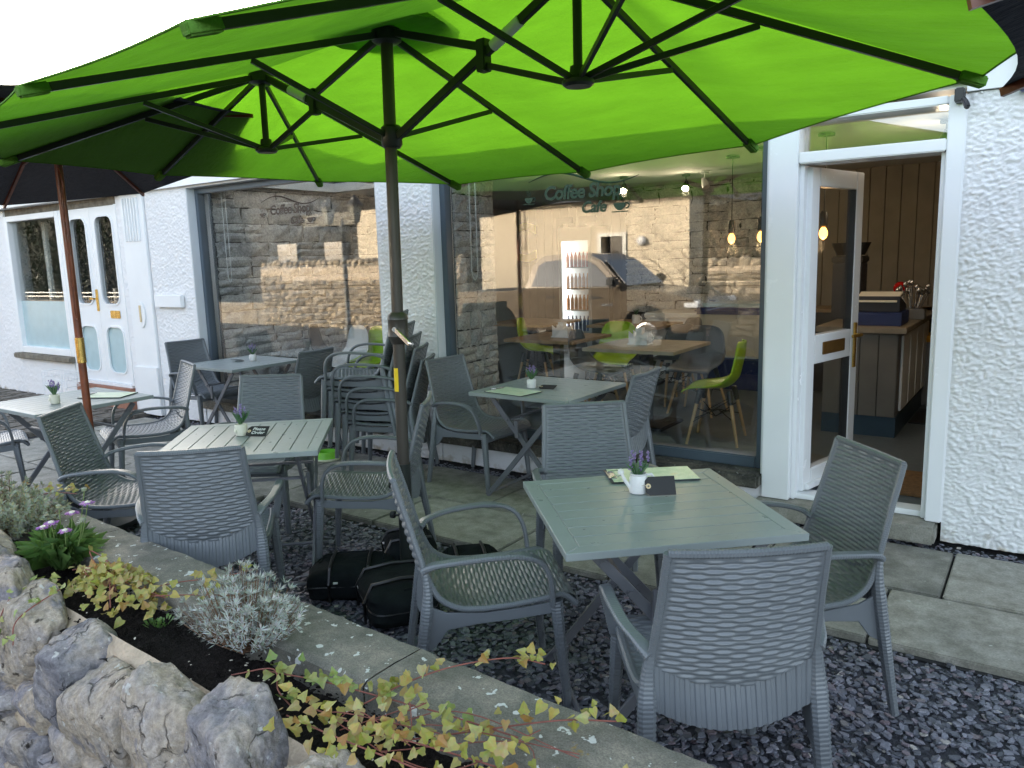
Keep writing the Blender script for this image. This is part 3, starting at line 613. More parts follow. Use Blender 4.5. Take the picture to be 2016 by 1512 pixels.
sw = tag(MB().box(-7.45, -7.36, YG + .14, 7.7, .115, 2.5).build('clad_side_wall', 'clad_joint'), kind='structure')
clad(sw, (-7.345, YG + .15, 0), R(90), 2.7, .12, 2.5, .1, .2, .18, .45)
pw = tag(MB().box(-4.62, -4.1, YG + .14, 5.5, .115, 2.5).build('clad_pier', 'clad_joint'), kind='structure')
clad(pw, (-4.085, YG + .15, 0), R(90), .56, .12, 2.5, .08, .17, .14, .3); clad(pw, (-4.6, YG + .125, 0), 0, .5, .12, 2.5, .1, .2)
bw = tag(MB().box(-4.62, -2.3, 9.3, 9.4, .115, 2.5).build('clad_back_wall', 'clad_joint'), kind='structure')
clad(bw, (-4.62, 9.285, 0), 0, 2.3, .9, 2.5, .11, .22, .2, .5)
def panel_wall(name, org, rz, width, z0, z1, mat, bw_=.14):
    r = tag(MB().box(0, width, .015, .06, z0, z1).build(name, mat), kind='structure'); r.location = org; r.rotation_euler = (0, 0, rz)
    k = int(width / bw_); me = None
    for i in range(k):
        if me is None: o = MB().box(-bw_ / 2 + .004, bw_ / 2 - .004, -.012, .014, z0, z1).build('board', mat, r, bevel=.004); me = o.data; o.location = (bw_ / 2, 0, 0)
        else: piece(me, 'board', r, (bw_ * (i + .5), 0, 0))
    return r
panel_wall('panelled_back_wall', (-8.1, 12.0, 0), 0, 3.5, .115, 2.5, 'panel_grey', .17)
panel_wall('panelled_return_wall', (-4.62, 9.42, 0), R(90), 2.6, .115, 2.5, 'panel_grey', .17)
panel_wall('panelled_bar_wall', (-2.3, 9.25, 0), 0, 1.55, .115, 2.5, 'panel_tan', .155)
tag(MB().box(-.75, 2.6, 12.3, 12.4, .115, 2.5).build('dark_rear_wall', 'till_dark'), kind='structure')  # near-black colour stands in for the darkness beyond the doorway
tag(MB().box(.1, .2, YG + .14, 12.3, .115, 2.5).build('side_wall', 'panel_tan'), kind='structure')
# wall letters on the grey panelling
lw = thing('wall_lettering', 'yellow and black lettering fixed to the panelled cafe wall', 'lettering', (-7.3, 11.97, 2.0), 0)
me = text_mesh('C', .95, .02, 0, .02); o = fin(me, 'letter', 'yellow_letter', lw, recalc=False); o.rotation_euler = (R(90), 0, 0); o.location = (-.75, -.03, -.12)
for k, (ch, x) in enumerate((('F', .15), ('F', .62))):
    me = text_mesh(ch, .8, .02, 0, .02); o = fin(me, 'letter', 'till_dark', lw, recalc=False); o.rotation_euler = (R(90), 0, 0); o.location = (x, -.03, .0)
for k, ch in enumerate('ANG'):
    me = text_mesh(ch, .26, .015, 0, .006); o = fin(me, 'letter', 'black_plastic', lw, recalc=False); o.rotation_euler = (R(90), 0, 0); o.location = (.2 + k * .26, -.03, -.55)

# pendants and spots (lit in the photograph)
def pendant(x, y, z, label, power=.5):
    t = thing('pendant_lamp', label, 'lamp', (x, y, z), 0, 'bare bulb pendants in the cafe')
    MB().tube([(0, 0, .14), (0, 0, 2.49 - z)], .004, 5).build('cable', 'black_plastic', t)
    MB().lathe([(0, .14), (.018, .14), (.03, .12), (.033, .03), (.02, .02), (0, .02)], n=12).build('lamp_holder', 'black_plastic', t, smooth=True)
    MB().lathe([(0, 2.49 - z), (.06, 2.49 - z), (.06, 2.47 - z), (0, 2.465 - z)], n=14).build('ceiling_rose', 'black_plastic', t)
    MB().lathe([(0, -.075), (.022, -.06), (.032, -.035), (.03, -.01), (.018, .012), (.012, .02), (0, .02)], n=14).build('bulb', 'bulb_glow', t, smooth=True)
    l = bpy.data.lights.new('pendant_light', 'POINT'); l.energy = power; l.color = (1, .66, .34); l.shadow_soft_size = .05
    lo = bpy.data.objects.new('pendant_light', l); COL.objects.link(lo); lo.parent = t; lo.location = (0, 0, -.12)
pendant(-2.42, 7.0, 1.79, 'glowing bare bulb pendant in front of the stone back wall'); pendant(-2.03, 6.6, 1.79, 'glowing bare bulb pendant beside the right window edge'); pendant(-1.44, 6.2, 1.79, 'glowing bare bulb pendant seen through the open door glass')
def spot(x, y, lit, label, aim=(0, -.5, -1), power=.8):
    t = thing('ceiling_spotlight', label, 'spotlight', (x, y, 2.49), 0, 'spotlights on the cafe ceiling')
    MB().lathe([(0, 0), (.045, 0), (.045, -.02), (0, -.025)], n=12).tube([(0, 0, -.02), (0, 0, -.1)], .008, 6).build('bracket', 'black_plastic' if lit else 'white_sleeve', t)
    a = Vector(aim).normalized(); c = Vector((0, 0, -.11)); p0 = c - a * .05; p1 = c + a * .06
    MB().tube([p0, c, p1], [.02, .035, .042], 12).build('lamp_head', 'black_plastic' if lit else 'white_sleeve', t, smooth=True)
    q = p1 + a * .004; MB().tube([p1, q], [.036, .03], 12).build('lens', 'spot_glow' if lit else 'ceramic', t)
    if lit:
        l = bpy.data.lights.new('spot_light', 'POINT'); l.energy = power; l.color = (1, .8, .55); l.shadow_soft_size = .04
        lo = bpy.data.objects.new('spot_light', l); COL.objects.link(lo); lo.parent = t; lo.location = q + a * .05
spot(-3.95, 7.9, True, 'lit ceiling spotlight beside the window lettering', (.2, -.7, -.7)); spot(-3.35, 8.2, True, 'lit ceiling spotlight to the right of the window lettering', (.15, -.7, -.7)); spot(-3.1, 8.1, False, 'unlit pale ceiling spotlight beside the lit one', (.4, -.3, -.9))
spot(-.66, 6.2, True, 'lit clustered spotlight inside the open doorway', (-.2, .3, -1), 1.1)
# chalk boards
for i, z in enumerate((2.18, 1.86, 1.54)):
    t = thing('chalkboard', ['top', 'middle', 'bottom'][i] + ' chalkboard of the three on the stone back wall', 'chalkboard', (-2.62, 9.2, z), 0, 'chalkboards on the stone back wall')
    MB().box(-.2, .2, -.012, .012, -.11, .11).build('board', 'chalkboard', t, bevel=.008)
    for r_ in range(4):
        b = MB(); x = -.15 + .03 * (r_ % 2); P = []
        while x < .1 + random.uniform(0, .06): P.append((x, -.014, .07 - r_ * .045 + random.uniform(-.014, .014))); x += random.uniform(.008, .016)
        b.tube(P, .003, 4).build('chalk_line', 'chalk', t)

# indoor furniture
def cafe_chair_mesh(mat):
    prof = catmull([(-.235, .83), (-.225, .72), (-.20, .60), (-.175, .52), (-.10, .455), (.02, .44), (.14, .445), (.21, .44), (.235, .42)], 6); n = len(prof)
    def w(s): return .17 + .06 * math.sin(min(1, s * 1.9) * math.pi / 2) if s < .5 else .23 - .02 * (s - .5) * 2
    def fn(u, v):
        s = u; i = min(n - 1, int(s * (n - 1))); y, z = prof[i]; ww = w(s)
        if s < .12: ww *= .55 + .45 * math.sqrt(max(0, 1 - (1 - s / .12) ** 2))
        x = (v * 2 - 1) * ww; c = (v * 2 - 1) ** 2
        k = max(0, 1 - abs(s - .45) / .4); return (x, y + .05 * c * (1 - s) , z + .06 * c * k)
    b = MB(); b.grid(fn, n - 1, 12); return b
def cafe_chair(name, mat, label):
    t = thing(name, label, 'chair', group='moulded chairs inside the cafe')
    o = cafe_chair_mesh(mat).build('shell', mat, t, smooth=True); md = o.modifiers.new('s', 'SOLIDIFY'); md.thickness = .008
    for sx in (-1, 1):
        for sy in (-1, 1):
            lg = MB().tube([(sx * .13, sy * .12 - .01, .41), (sx * .225, sy * .20 - .01, 0)], [.017, .011], 10).build('leg', 'beech', t, smooth=True)
            MB().tube([(sx * .125, sy * .115 - .01, .432), (sx * .15, sy * .137 - .01, .325)], [.024, .02], 10).build('leg_socket', 'black_plastic', lg, smooth=True)
    b = MB()
    for sx in (-1, 1):
        b.tube([(sx * .16, -.15, .30), (0, 0, .20), (-sx * .16, .14, .30)], .005, 5); b.tube([(sx * .18, -.17, .2), (0, -.02, .26), (-sx * .18, .16, .2)], .005, 5)
        b.tube([(sx * .14, -.13, .36), (sx * .19, .15, .18)], .004, 5)
    b.build('wire_brace', 'black_plastic', t); return t
CC = {}
def put_chair(kind, x, y, deg, label):
    if kind not in CC: CC[kind] = cafe_chair('moulded_chair', kind, label); o = CC[kind]
    else: o = copy_tree(CC[kind])
    o.location = (x, y, .115); o.rotation_euler = (0, 0, R(deg)); o['label'] = label
def in_table(x, y, s, label, mat, deg=0, sy=None):
    sy = sy or s; t = thing('cafe_table', label, 'table', (x, y, .115), R(deg), 'wooden tables inside the cafe')
    MB().box(-s / 2, s / 2, -sy / 2, sy / 2, .70, .73).build('tabletop', mat, t, bevel=.003)
    MB().box(-.04, .04, -.04, .04, .03, .70).build('column', 'till_dark', t); MB().box(-.25, .25, -.25, .25, 0, .03).build('base', 'till_dark', t, bevel=.01)
in_table(-2.95, 6.35, .86, 'pale wooden table with napkin holder nearest the right window', 'oak_grey')
put_chair('lime_shell', -2.2, 6.05, 100, 'lime green moulded chair with wooden legs, nearest the right window edge')
put_chair('grey_shell', -2.75, 7.05, 178, 'grey moulded chair behind the table with napkin holder'); put_chair('grey_shell', -3.55, 6.45, -85, 'dark grey moulded chair left of the napkin holder table')
put_chair('grey_shell', -3.2, 7.45, 60, 'dark grey moulded chair in front of the white chest freezer')
in_table(-4.1, 6.7, .8, 'brown wooden table beside the stone clad pier', 'oak_top', 0, .8)
put_chair('lime_shell', -3.75, 7.25, 190, 'lime green moulded chair with its high back to the drinks fridge')
in_table(-4.0, 8.35, .9, 'brown wooden table with white jug by the fridge', 'oak_top'); put_chair('white_shell', -3.85, 9.0, 180, 'white moulded chair behind the jug table'); put_chair('grey_shell', -3.42, 8.2, 80, 'dark grey moulded chair at the right of the jug table')
put_chair('lime_shell', -4.95, 7.6, -70, 'lime green moulded chair seen side on by the panelled wall'); in_table(-5.4, 8.2, .9, 'brown wooden table in the rear corner by the panelled wall', 'oak_top')
in_table(-6.55, 6.75, .8, 'wooden table seen through the left window', 'oak_grey'); put_chair('white_shell', -6.42, 5.95, 170, 'white moulded chair behind the outdoor chair stack'); put_chair('lime_shell', -6.08, 6.02, 185, 'lime green moulded chair behind the outdoor chair stack'); put_chair('grey_shell', -6.95, 6.2, -60, 'dark grey moulded chair seen through the left window')
for (x, y, lab) in ((-3.02, 6.35, 'white napkin holder on the pale cafe table'), (-4.02, 6.65, 'white napkin holder on the table by the pier')):
    t = thing('napkin_holder', lab, 'holder', (x, y, .846), 0, 'napkin holders')
    MB().prism([(-.09, 0), (.09, 0), (.09, .12), (.04, .09), (0, .13), (-.05, .09), (-.09, .12)], 'y', -.05, -.04).prism([(-.09, 0), (.09, 0), (.09, .12), (.04, .09), (0, .13), (-.05, .09), (-.09, .12)], 'y', .04, .05).box(-.1, .1, -.06, .06, 0, .012).build('plates', 'ceramic', t)
    MB().box(-.03, .03, -.035, .035, .0125, .15).build('napkins', 'white_paint', t)
    MB().tube([(.09 + .04 * math.sin(a), 0, .06 + .035 * math.cos(a)) for a in np.linspace(0, math.pi, 8)], .007, 6).build('handle', 'ceramic', t)
t = thing('milk_jug', 'white jug of green succulent on the far cafe table', 'jug', (-4.0, 8.3, .846)); MB().lathe([(0, 0), (.045, 0), (.05, .06), (.042, .1), (.038, .1), (.04, .02), (0, .02)], n=14).build('body', 'ceramic', t, smooth=True)
MB().tube([(.045 + .03 * math.sin(a), 0, .05 + .03 * math.cos(a)) for a in np.linspace(0, math.pi, 8)], .006, 6).build('handle', 'ceramic', t)
b = MB()
for i in range(14): a = i * 2.4; b.add([(0, 0, .09), (.02 * math.cos(a), .02 * math.sin(a), .12), (.04 * math.cos(a + .2), .04 * math.sin(a + .2), .17), (.012 * math.cos(a + 1), .012 * math.sin(a + 1), .12)], [(0, 1, 2, 3)])
b.build('succulent', 'pot_leaf', t)
# drinks fridge
t = thing('drinks_fridge', 'tall glass door drinks fridge full of bottles by panelling', 'fridge', (-6.45, 11.4, .115))
MB().box(-.31, .31, -.02, .3, 0, 2.0).box(-.31, -.25, -.3, -.02, 0, 2.0).box(.25, .31, -.3, -.02, 0, 2.0).box(-.25, .25, -.3, -.02, 1.78, 2.0).box(-.25, .25, -.3, -.02, 0, .25).build('cabinet', 'appliance_white', t)
MB().box(-.245, -.235, -.28, -.03, .3, 1.76).build('light_strip', 'fridge_light', t); MB().box(-.25, .25, -.31, -.302, .25, 1.78).build('glass_door', 'clear_glass', t)
for k, z in enumerate((.3, .65, 1.0, 1.35)):
    MB().box(-.23, .23, -.28, -.03, z - .015, z).build('shelf', 'appliance_white', t)
    for i in range(6):
        MB().lathe([(0, 0), (.03, 0), (.03, .17), (.012, .22), (.012, .25), (0, .25)], (-.19 + i * .075, -.2, z + .001), 8).build('bottle', ['can_blue', 'can_orange', 'can_orange', 'can_red'][k], t)
l = bpy.data.lights.new('fridge_glow', 'POINT'); l.energy = .12; l.color = (.9, .96, 1); l.shadow_soft_size = .1; lo = bpy.data.objects.new('fridge_glow', l); COL.objects.link(lo); lo.parent = t; lo.location = (0, -.22, 1.7)
# freezers
t = thing('chest_freezer', 'white chest freezer against the stone back wall', 'freezer', (-3.68, 8.95, .115)); MB().box(-.36, .36, -.32, .32, 0, .76).build('cabinet', 'appliance_white', t, bevel=.01); MB().box(-.37, .37, -.33, .33, .765, .83).build('lid', 'appliance_white', t, bevel=.012)
t = thing('ice_cream_freezer', 'cream and navy ice cream display freezer by the counter', 'freezer', (-2.75, 8.75, .115))
MB().box(-.54, .54, -.34, .34, 0, .36).build('base', 'freezer_blue', t, bevel=.02); MB().box(-.55, .55, -.36, .36, .362, .84).build('cabinet', 'freezer_cream', t, bevel=.02); MB().box(-.57, .57, -.38, .38, .842, .92).build('rim', 'freezer_blue', t, bevel=.03)
MB().box(-.5, .5, -.3, .3, .921, .96).build('lid', 'frosted_glass', t, bevel=.005); MB().tube([(-.5, -.3, .92), (-.5, -.3, 1.2), (.3, -.3, 1.2)], .008, 6).build('guard_rail', 'steel', t)
# counter behind the door
t = thing('service_counter', 'panelled service counter with pale wooden top inside the door', 'counter', (-1.25, 6.75, .115))
MB().box(-.28, .28, .03, 2.3, .17, .85).build('carcass', 'panel_grey', t); MB().box(-.285, .285, .02, 2.28, .0, .168).build('plinth', 'blue_skirting', t); MB().box(-.34, .34, -.04, 2.35, .853, .90).build('worktop', 'counter_top', t, bevel=.004)
for i in range(4): MB().box(-.28 + i * .141, -.145 + i * .141, .0, .028, .17, .85).build('board', 'panel_grey', t, bevel=.004)
for i in range(4): MB().box(.282, .3, .15 + i * .4, .5 + i * .4, .2, .82).build('cupboard_door', 'white_paint', t, bevel=.004)
t = thing('back_counter', 'wooden back counter under the tan boarding', 'counter', (-1.5, 8.95, .115)); MB().box(-.75, .72, -.25, .25, 0, .86).build('carcass', 'till_dark', t); MB().box(-.78, .74, -.28, .26, .863, .90).build('worktop', 'oak_top', t, bevel=.004)
t = thing('cash_till', 'dark cash till with sloping top on the counter', 'till', (-1.17, 7.05, 1.016)); MB().box(-.2, .2, -.2, .2, 0, .11).build('drawer', 'navy', t, bevel=.006); MB().prism([(-.18, .112), (.18, .112), (.18, .16), (-.18, .24)], 'x', -.18, .18).build('keyboard', 'till_dark', t, bevel=.006)
MB().box(-.16, .16, -.16, .14, .23, .24).build('paper', 'cream_sign', t); t.children[-1].rotation_euler = (R(12), 0, 0)
t = thing('coffee_machine', 'tall dark coffee machine at the counter end behind the door', 'machine', (-1.52, 7.6, 1.016)); MB().box(-.12, .12, -.15, .15, 0, .5).build('body', 'till_dark', t, bevel=.01); MB().box(-.13, .13, -.16, .16, .502, .56).build('top', 'black_plastic', t, bevel=.01); MB().lathe([(0, .57), (.12, .57), (.17, .68), (.165, .68), (.11, .58), (0, .58)], n=10).build('basket', 'lamp_iron', t)
t = thing('red_lamp', 'red glossy ball on a steel stem behind the till', 'ornament', (-1.12, 7.75, 1.016)); MB().lathe([(0, 0), (.035, 0), (.035, .2), (0, .2)], n=12).build('stem', 'steel', t, smooth=True); MB().lathe([(.06 * math.sin(a), .262 - .06 * math.cos(a)) for a in np.linspace(0, math.pi, 12)], n=16).build('ball', 'red_gloss', t, smooth=True)
t = thing('cutlery_caddy', 'metal caddy bristling with spoons on the counter', 'caddy', (-.99, 7.6, 1.016)); MB().box(-.1, .1, -.07, .07, 0, .09).build('box', 'bin_grey', t, bevel=.006)
for i in range(18):
    a = random.uniform(0, 6.28); r_ = random.uniform(.02, .07); e = Vector((r_ * 2 * math.cos(a), r_ * 1.2 * math.sin(a), random.uniform(.2, .3)))
    o = MB().tube([(r_ * .5 * math.cos(a), r_ * .5 * math.sin(a), .02), e], .004, 5).build('spoon', 'steel', t)
    MB().lathe([(.02 * math.sin(q), -.028 * math.cos(q)) for q in np.linspace(0, math.pi, 7)], tuple(e + Vector((0, 0, .02))), 8).build('spoon_bowl', 'steel', o, smooth=True)
t = thing('pedal_bin', 'grey bin with yellow lid behind the counter', 'bin', (-.98, 8.5, .115)); MB().box(-.2, .3, -.2, .2, 0, .62).build('body', 'bin_grey', t, bevel=.02); MB().box(-.21, .31, -.21, .21, .622, .68).build('lid', 'bin_lid', t, bevel=.02)
o = MB().box(-1.2, -.55, YG + .25, 5.75, .118, .13).build('coir_doormat', 'coir'); tag(o, 'brown coir doormat just inside the open door', 'doormat')
o = MB().box(-.95, -.2, 7.4, 8.1, .118, .126).build('floor_mat', 'black_plastic'); tag(o, 'black floor mat beside the counter', 'mat')

# ------------------------------------------------------------ woven plastic armchair
CPROF = catmull([(-.352, .912), (-.340, .865), (-.315, .78), (-.285, .67), (-.257, .575), (-.228, .50), (-.175, .452), (-.10, .434), (0, .432), (.10, .438), (.19, .447), (.245, .447), (.275, .432), (.283, .405)], 24)
def _arclen(P): d = np.r_[0, np.cumsum(np.linalg.norm(np.diff(P, axis=0), axis=1))]; return d
_AL = _arclen(CPROF); CLEN = _AL[-1]
def cprof(l): return np.stack([np.interp(l, _AL, CPROF[:, 0]), np.interp(l, _AL, CPROF[:, 1])], -1)
def chalf(l):
    s = l / CLEN; return np.interp(s, [0, .15, .35, .5, .62, .85, 1], [.205, .212, .226, .236, .238, .232, .215])
def csurf(x, l, off=0.0):
    """point on the shell: x across, l along the profile from the top of the back; off along the normal"""
    p = cprof(l); e = 1e-3; t = cprof(np.minimum(l + e, CLEN)) - cprof(np.maximum(l - e, 0)); t /= np.linalg.norm(t, axis=-1, keepdims=True)
    nrm = np.stack([-t[..., 1], t[..., 0]], -1)        # towards the sitter
    s = l / CLEN; w = chalf(l); c = 1 - (x / w) ** 2
    dish = np.interp(s, [0, .1, .35, .5, .65, .9, 1], [.012, .028, .034, .03, .02, .008, .0]) * c
    q = p - nrm * dish[..., None] + nrm * (off if np.ndim(off) == 0 else off[..., None])
    return np.stack([x, q[..., 0], q[..., 1]], -1)
def weave(x, l, side):
    a, b = .044, .0150; row = np.floor(l / b); fy = l / b - row
    ph = np.cos(np.pi * x / a + np.pi * (row % 2) + (0 if side > 0 else np.pi)); strand = np.sin(np.pi * fy) ** .7
    ph = np.clip(ph * 1.5, -1, 1); d = (.0024 * ph + .0018) * strand - .0046 * (1 - strand)
    w = chalf(l); ed = np.minimum(np.minimum(w - np.abs(x), l), CLEN - l); m = np.clip((ed - .014) / .010, 0, 1)
    return d * m + (1 - m) * .0015
def shell_part(l0, l1, name, parent, nl):
    nx = 108; L = np.linspace(l0, l1, nl + 1); V = []; F = []
    for side in (1, -1):
        l = np.repeat(L[:, None], nx + 1, 1); x = np.linspace(-1, 1, nx + 1)[None] * chalf(L)[:, None]
        V.append(csurf(x, l, side * (.0035 + weave(x, l, side))).reshape(-1, 3))
    n0 = (nl + 1) * (nx + 1); I = lambda i, j: i * (nx + 1) + j
    for i in range(nl):
        for j in range(nx):
            F.append((I(i, j), I(i, j + 1), I(i + 1, j + 1), I(i + 1, j))); F.append((n0 + I(i, j), n0 + I(i + 1, j), n0 + I(i + 1, j + 1), n0 + I(i, j + 1)))
    me = bpy.data.meshes.new(name); me.from_pydata(np.concatenate(V).tolist(), [], F); me.update(); o = fin(me, name, 'chair_plastic', parent, recalc=False)
    me.polygons.foreach_set('use_smooth', [True] * len(me.polygons)); return o
def ridged(path, w, h, name, parent, up, pitch=.009, amp=.06, taper=None):
    """a moulded bar with fine cross ridges"""
    P = catmull(path, 12); al = _arclen(P); n = max(8, int(al[-1] / pitch * 4)); ls = np.linspace(0, al[-1], n)
    Q = np.stack([np.interp(ls, al, P[:, k]) for k in range(3)], 1)
    tp = np.ones(n) if taper is None else np.interp(ls / al[-1], [t[0] for t in taper], [t[1] for t in taper])
    sc = tp * (1 + amp * np.sin(2 * np.pi * ls / pitch)); k = .28
    sec = [(-w / 2, -h / 2 + k * h), (-w / 2 + k * h, -h / 2), (w / 2 - k * h, -h / 2), (w / 2, -h / 2 + k * h), (w / 2, h / 2 - k * h), (w / 2 - k * h, h / 2), (-w / 2 + k * h, h / 2), (-w / 2, h / 2 - k * h)]
    return MB().sweep(Q.tolist(), sec, up=up, scale=sc.tolist()).build(name, 'chair_plastic', parent, smooth=True)
def make_armchair():
    t = thing('woven_armchair', 'x', 'chair')
    ls = CLEN * .5
    shell_part(.004, ls, 'backrest', t, 190); shell_part(ls, CLEN - .002, 'seat', t, 150)
    def edge(sx):
        L = np.linspace(.0, CLEN, 40); return csurf(sx * chalf(L), L, 0.0)
    for sx in (-1, 1):
        ridged(edge(sx)[::3].tolist(), .020, .024, 'edge_frame', t, (1, 0, 0), .008, .05)
    top = csurf(np.linspace(-.205, .205, 12), np.full(12, .002), 0.0); ridged(top.tolist(), .022, .022, 'top_rail', t, (0, 0, 1), .009, .06)
    fr = csurf(np.linspace(-.215, .215, 10), np.full(10, CLEN - .004), 0.0); ridged(fr.tolist(), .02, .026, 'front_rail', t, (0, 0, 1), .009, .04)
    for sx in (-1, 1):
        ridged([(sx * .226, -.262, .588), (sx * .25, -.228, .61), (sx * .279, -.14, .628), (sx * .291, -.02, .638), (sx * .290, .07, .634), (sx * .284, .13, .612), (sx * .275, .165, .57), (sx * .262, .182, .51), (sx * .243, .188, .425)],
               .038, .019, 'arm', t, lambda i: (0, -.35, 1) if i < 140 else (0, 1, .25), .010, .045, [(0, 1.25), (.12, .9), (.5, 1), (.8, .92), (1, .9)])
        ridged([(sx * .228, -.262, .60), (sx * .237, -.255, .50), (sx * .243, -.275, .35), (sx * .250, -.312, .12), (sx * .254, -.332, .0)], .046, .036, 'leg', t, (0, 1, 0), .013, .05, [(0, .55), (.25, 1.1), (.55, 1), (1, .72)])
        ridged([(sx * .226, .205, .43), (sx * .232, .215, .30), (sx * .240, .232, .10), (sx * .243, .24, .0)], .044, .040, 'leg', t, (0, 1, 0), .013, .05, [(0, 1.1), (.4, .95), (1, .72)])
        # side apron, arched
        pts = [(-.262, .46), (-.19, .425), (-.06, .412), (.10, .418), (.21, .43), (.225, .34), (.19, .385), (.05, .375), (-.08, .372), (-.19, .36), (-.235, .30), (-.275, .28)]
        MB().prism([(y, z) for y, z in pts], 'x', sx * .226, sx * .236).build('side_apron', 'chair_plastic', t, bevel=.002, segs=1)
    n = 30
    def ap(u, v):                 # ribbed band under the back, v: 0 bottom, 1 top
        c = 1 - (u * 2 - 1) ** 2; ztop = .565 - .095 * c; zbot = .435 - .065 * c; rib = .0035 * (1 if int(u * 33) % 2 else 0)
        return ((u * 2 - 1) * .232, -.262 - .003 * c - rib + .012 * c * v - .022 * c * (1 - v), zbot + (ztop + .035 * c - zbot) * v)
    MB().grid(ap, 132, 6).build('rear_apron', 'chair_plastic', t)
    MB().box(-.215, .215, .222, .230, .365, .425).build('front_apron', 'chair_plastic', t, bevel=.003)
    return t
ARM = make_armchair(); _first = [True]
def armchair(x, y, deg, label, z=0, group=None, tilt=0):
    o = place(ARM, (x, y, z), R(deg), label, _first[0], group or 'woven plastic armchairs'); _first[0] = False; return o
GZ = -.006
armchair(-.80, 2.13, 38, 'woven armchair nearest the camera, seen from behind at the near table', GZ)
armchair(-.775, 2.80, 133, 'woven armchair standing in front of the open door at the near table', GZ)
armchair(-1.70, 2.25, -46, 'woven armchair seen side on, right of the green umbrella pole', GZ)
armchair(-1.69, 3.10, 220, 'woven armchair behind the near table facing the camera', GZ)
armchair(-3.12, 2.02, 45, 'woven armchair seen from behind beside the planter coping', GZ)
armchair(-4.08, 2.17, -53, 'dark woven armchair left of the slatted middle table', GZ)
armchair(-4.13, 3.02, -147, 'woven armchair behind the slatted middle table facing the camera', GZ)
armchair(-3.05, 2.92, 125, 'woven armchair just left of the green umbrella pole', GZ)
armchair(-3.41, 4.47, -93, 'woven armchair left of the table below the right window')
armchair(-2.42, 4.43, 92, 'woven armchair right of the table below the right window')
armchair(-6.86, 4.50, -92, 'woven armchair left of the table below the left window')
armchair(-5.52, 4.42, 96, 'woven armchair right of the table below the left window')
armchair(-5.62, 3.12, 160, 'woven armchair behind the far left table by the wooden pole')
armchair(-6.35, 2.28, -20, 'woven armchair cut by the left edge of the picture')
for i in range(5):
    armchair(-4.22 - .045 * i, 4.30 - .022 * i, 118, ['bottom', 'second lowest', 'middle', 'second highest', 'topmost'][i] + ' armchair of the stack against the white pier', i * .088, 'stacked armchairs')

# ------------------------------------------------------------ folding slatted tables
def make_table():
    t = thing('folding_table', 'x', 'table'); s = .4; bw_ = .055; zt = .75
    for k in range(4):
        c = [(-s, -s), (s, -s), (s, s), (-s, s)]; i = [(-s + bw_, -s + bw_), (s - bw_, -s + bw_), (s - bw_, s - bw_), (-s + bw_, s - bw_)]
        a, b = k, (k + 1) % 4; MB().prism([c[a], c[b], i[b], i[a]], 'z', zt - .026, zt).build('frame_bar', 'table_paint', t, bevel=.002, segs=1)
    n = 8; w = (2 * (s - bw_)) / n; me = None
    for k in range(n):
        y = -s + bw_ + w * (k + .5)
        if me is None: o = MB().box(-s + bw_ + .0015, s - bw_ - .0015, -w / 2 + .0022, w / 2 - .0022, zt - .016, zt - .001).build('slat', 'table_paint', t, bevel=.0012, segs=1); me = o.data; o.location = (0, y, 0)
        else: piece(me, 'slat', t, (0, y, 0))
    MB().box(-s + bw_ - .01, s - bw_ + .01, -.3, -.27, zt - .03, zt - .0165).box(-s + bw_ - .01, s - bw_ + .01, .27, .3, zt - .03, zt - .0165).build('under_rail', 'table_leg_paint', t)
    for y, sg in ((-.30, 1), (.30, 1)):
        for sx in (-1, 1):
            yy = y + (.018 if sx > 0 else -.018) * (1 if y < 0 else -1)
            lg = MB().sweep([(sx * -.29, yy, .705), (sx * .24, yy, .095), (sx * .33, yy, .004)], [(-.007, -.018), (.007, -.018), (.007, .018), (-.007, .018)], up=(0, 0, 1)).build('leg', 'table_leg_paint', t, bevel=.002, segs=1)
            MB().lathe([(0, -.012), (.012, -.012), (.012, .012), (0, .012)], (sx * -.25, yy, .66), 10, 'y').lathe([(0, -.011), (.008, -.011), (.008, .011), (0, .011)], (sx * .05, yy, .31), 10, 'y').build('rivet', 'table_leg_paint', lg)
        MB().box(-.09, -.06, y - .008, y + .008, .44, .56).build('latch', 'table_leg_paint', t, bevel=.003)
    for sx in (-1, 1):
        MB().tube([(sx * .30, -.33, .03), (sx * .30, .33, .03)], .010, 8).build('foot_bar', 'table_leg_paint', t)
        MB().bar((sx * -.16, -.3, .555), (sx * -.16, .3, .555), .022, .012).build('brace', 'table_leg_paint', t)
    return t
TAB = make_table(); tf = True
for x, y, deg, z, lab in ((-1.149, 2.489, 43.4, 0.0, 'grey slatted folding table nearest the camera with menu and watering can'),
                          (-2.84, 4.50, 0, 0, 'grey folding table below the right shop window'), (-3.45, 2.476, 132.5, 0.0, 'grey slatted folding table in the middle with dark gaps between slats'),
                          (-6.25, 4.48, 0, 0, 'grey folding table below the left shop window'), (-5.66, 2.607, 90, 0, 'grey folding table at far left beside the wooden parasol pole')):
    place(TAB, (x, y, z), R(deg), lab, tf, 'folding terrace tables'); tf = False

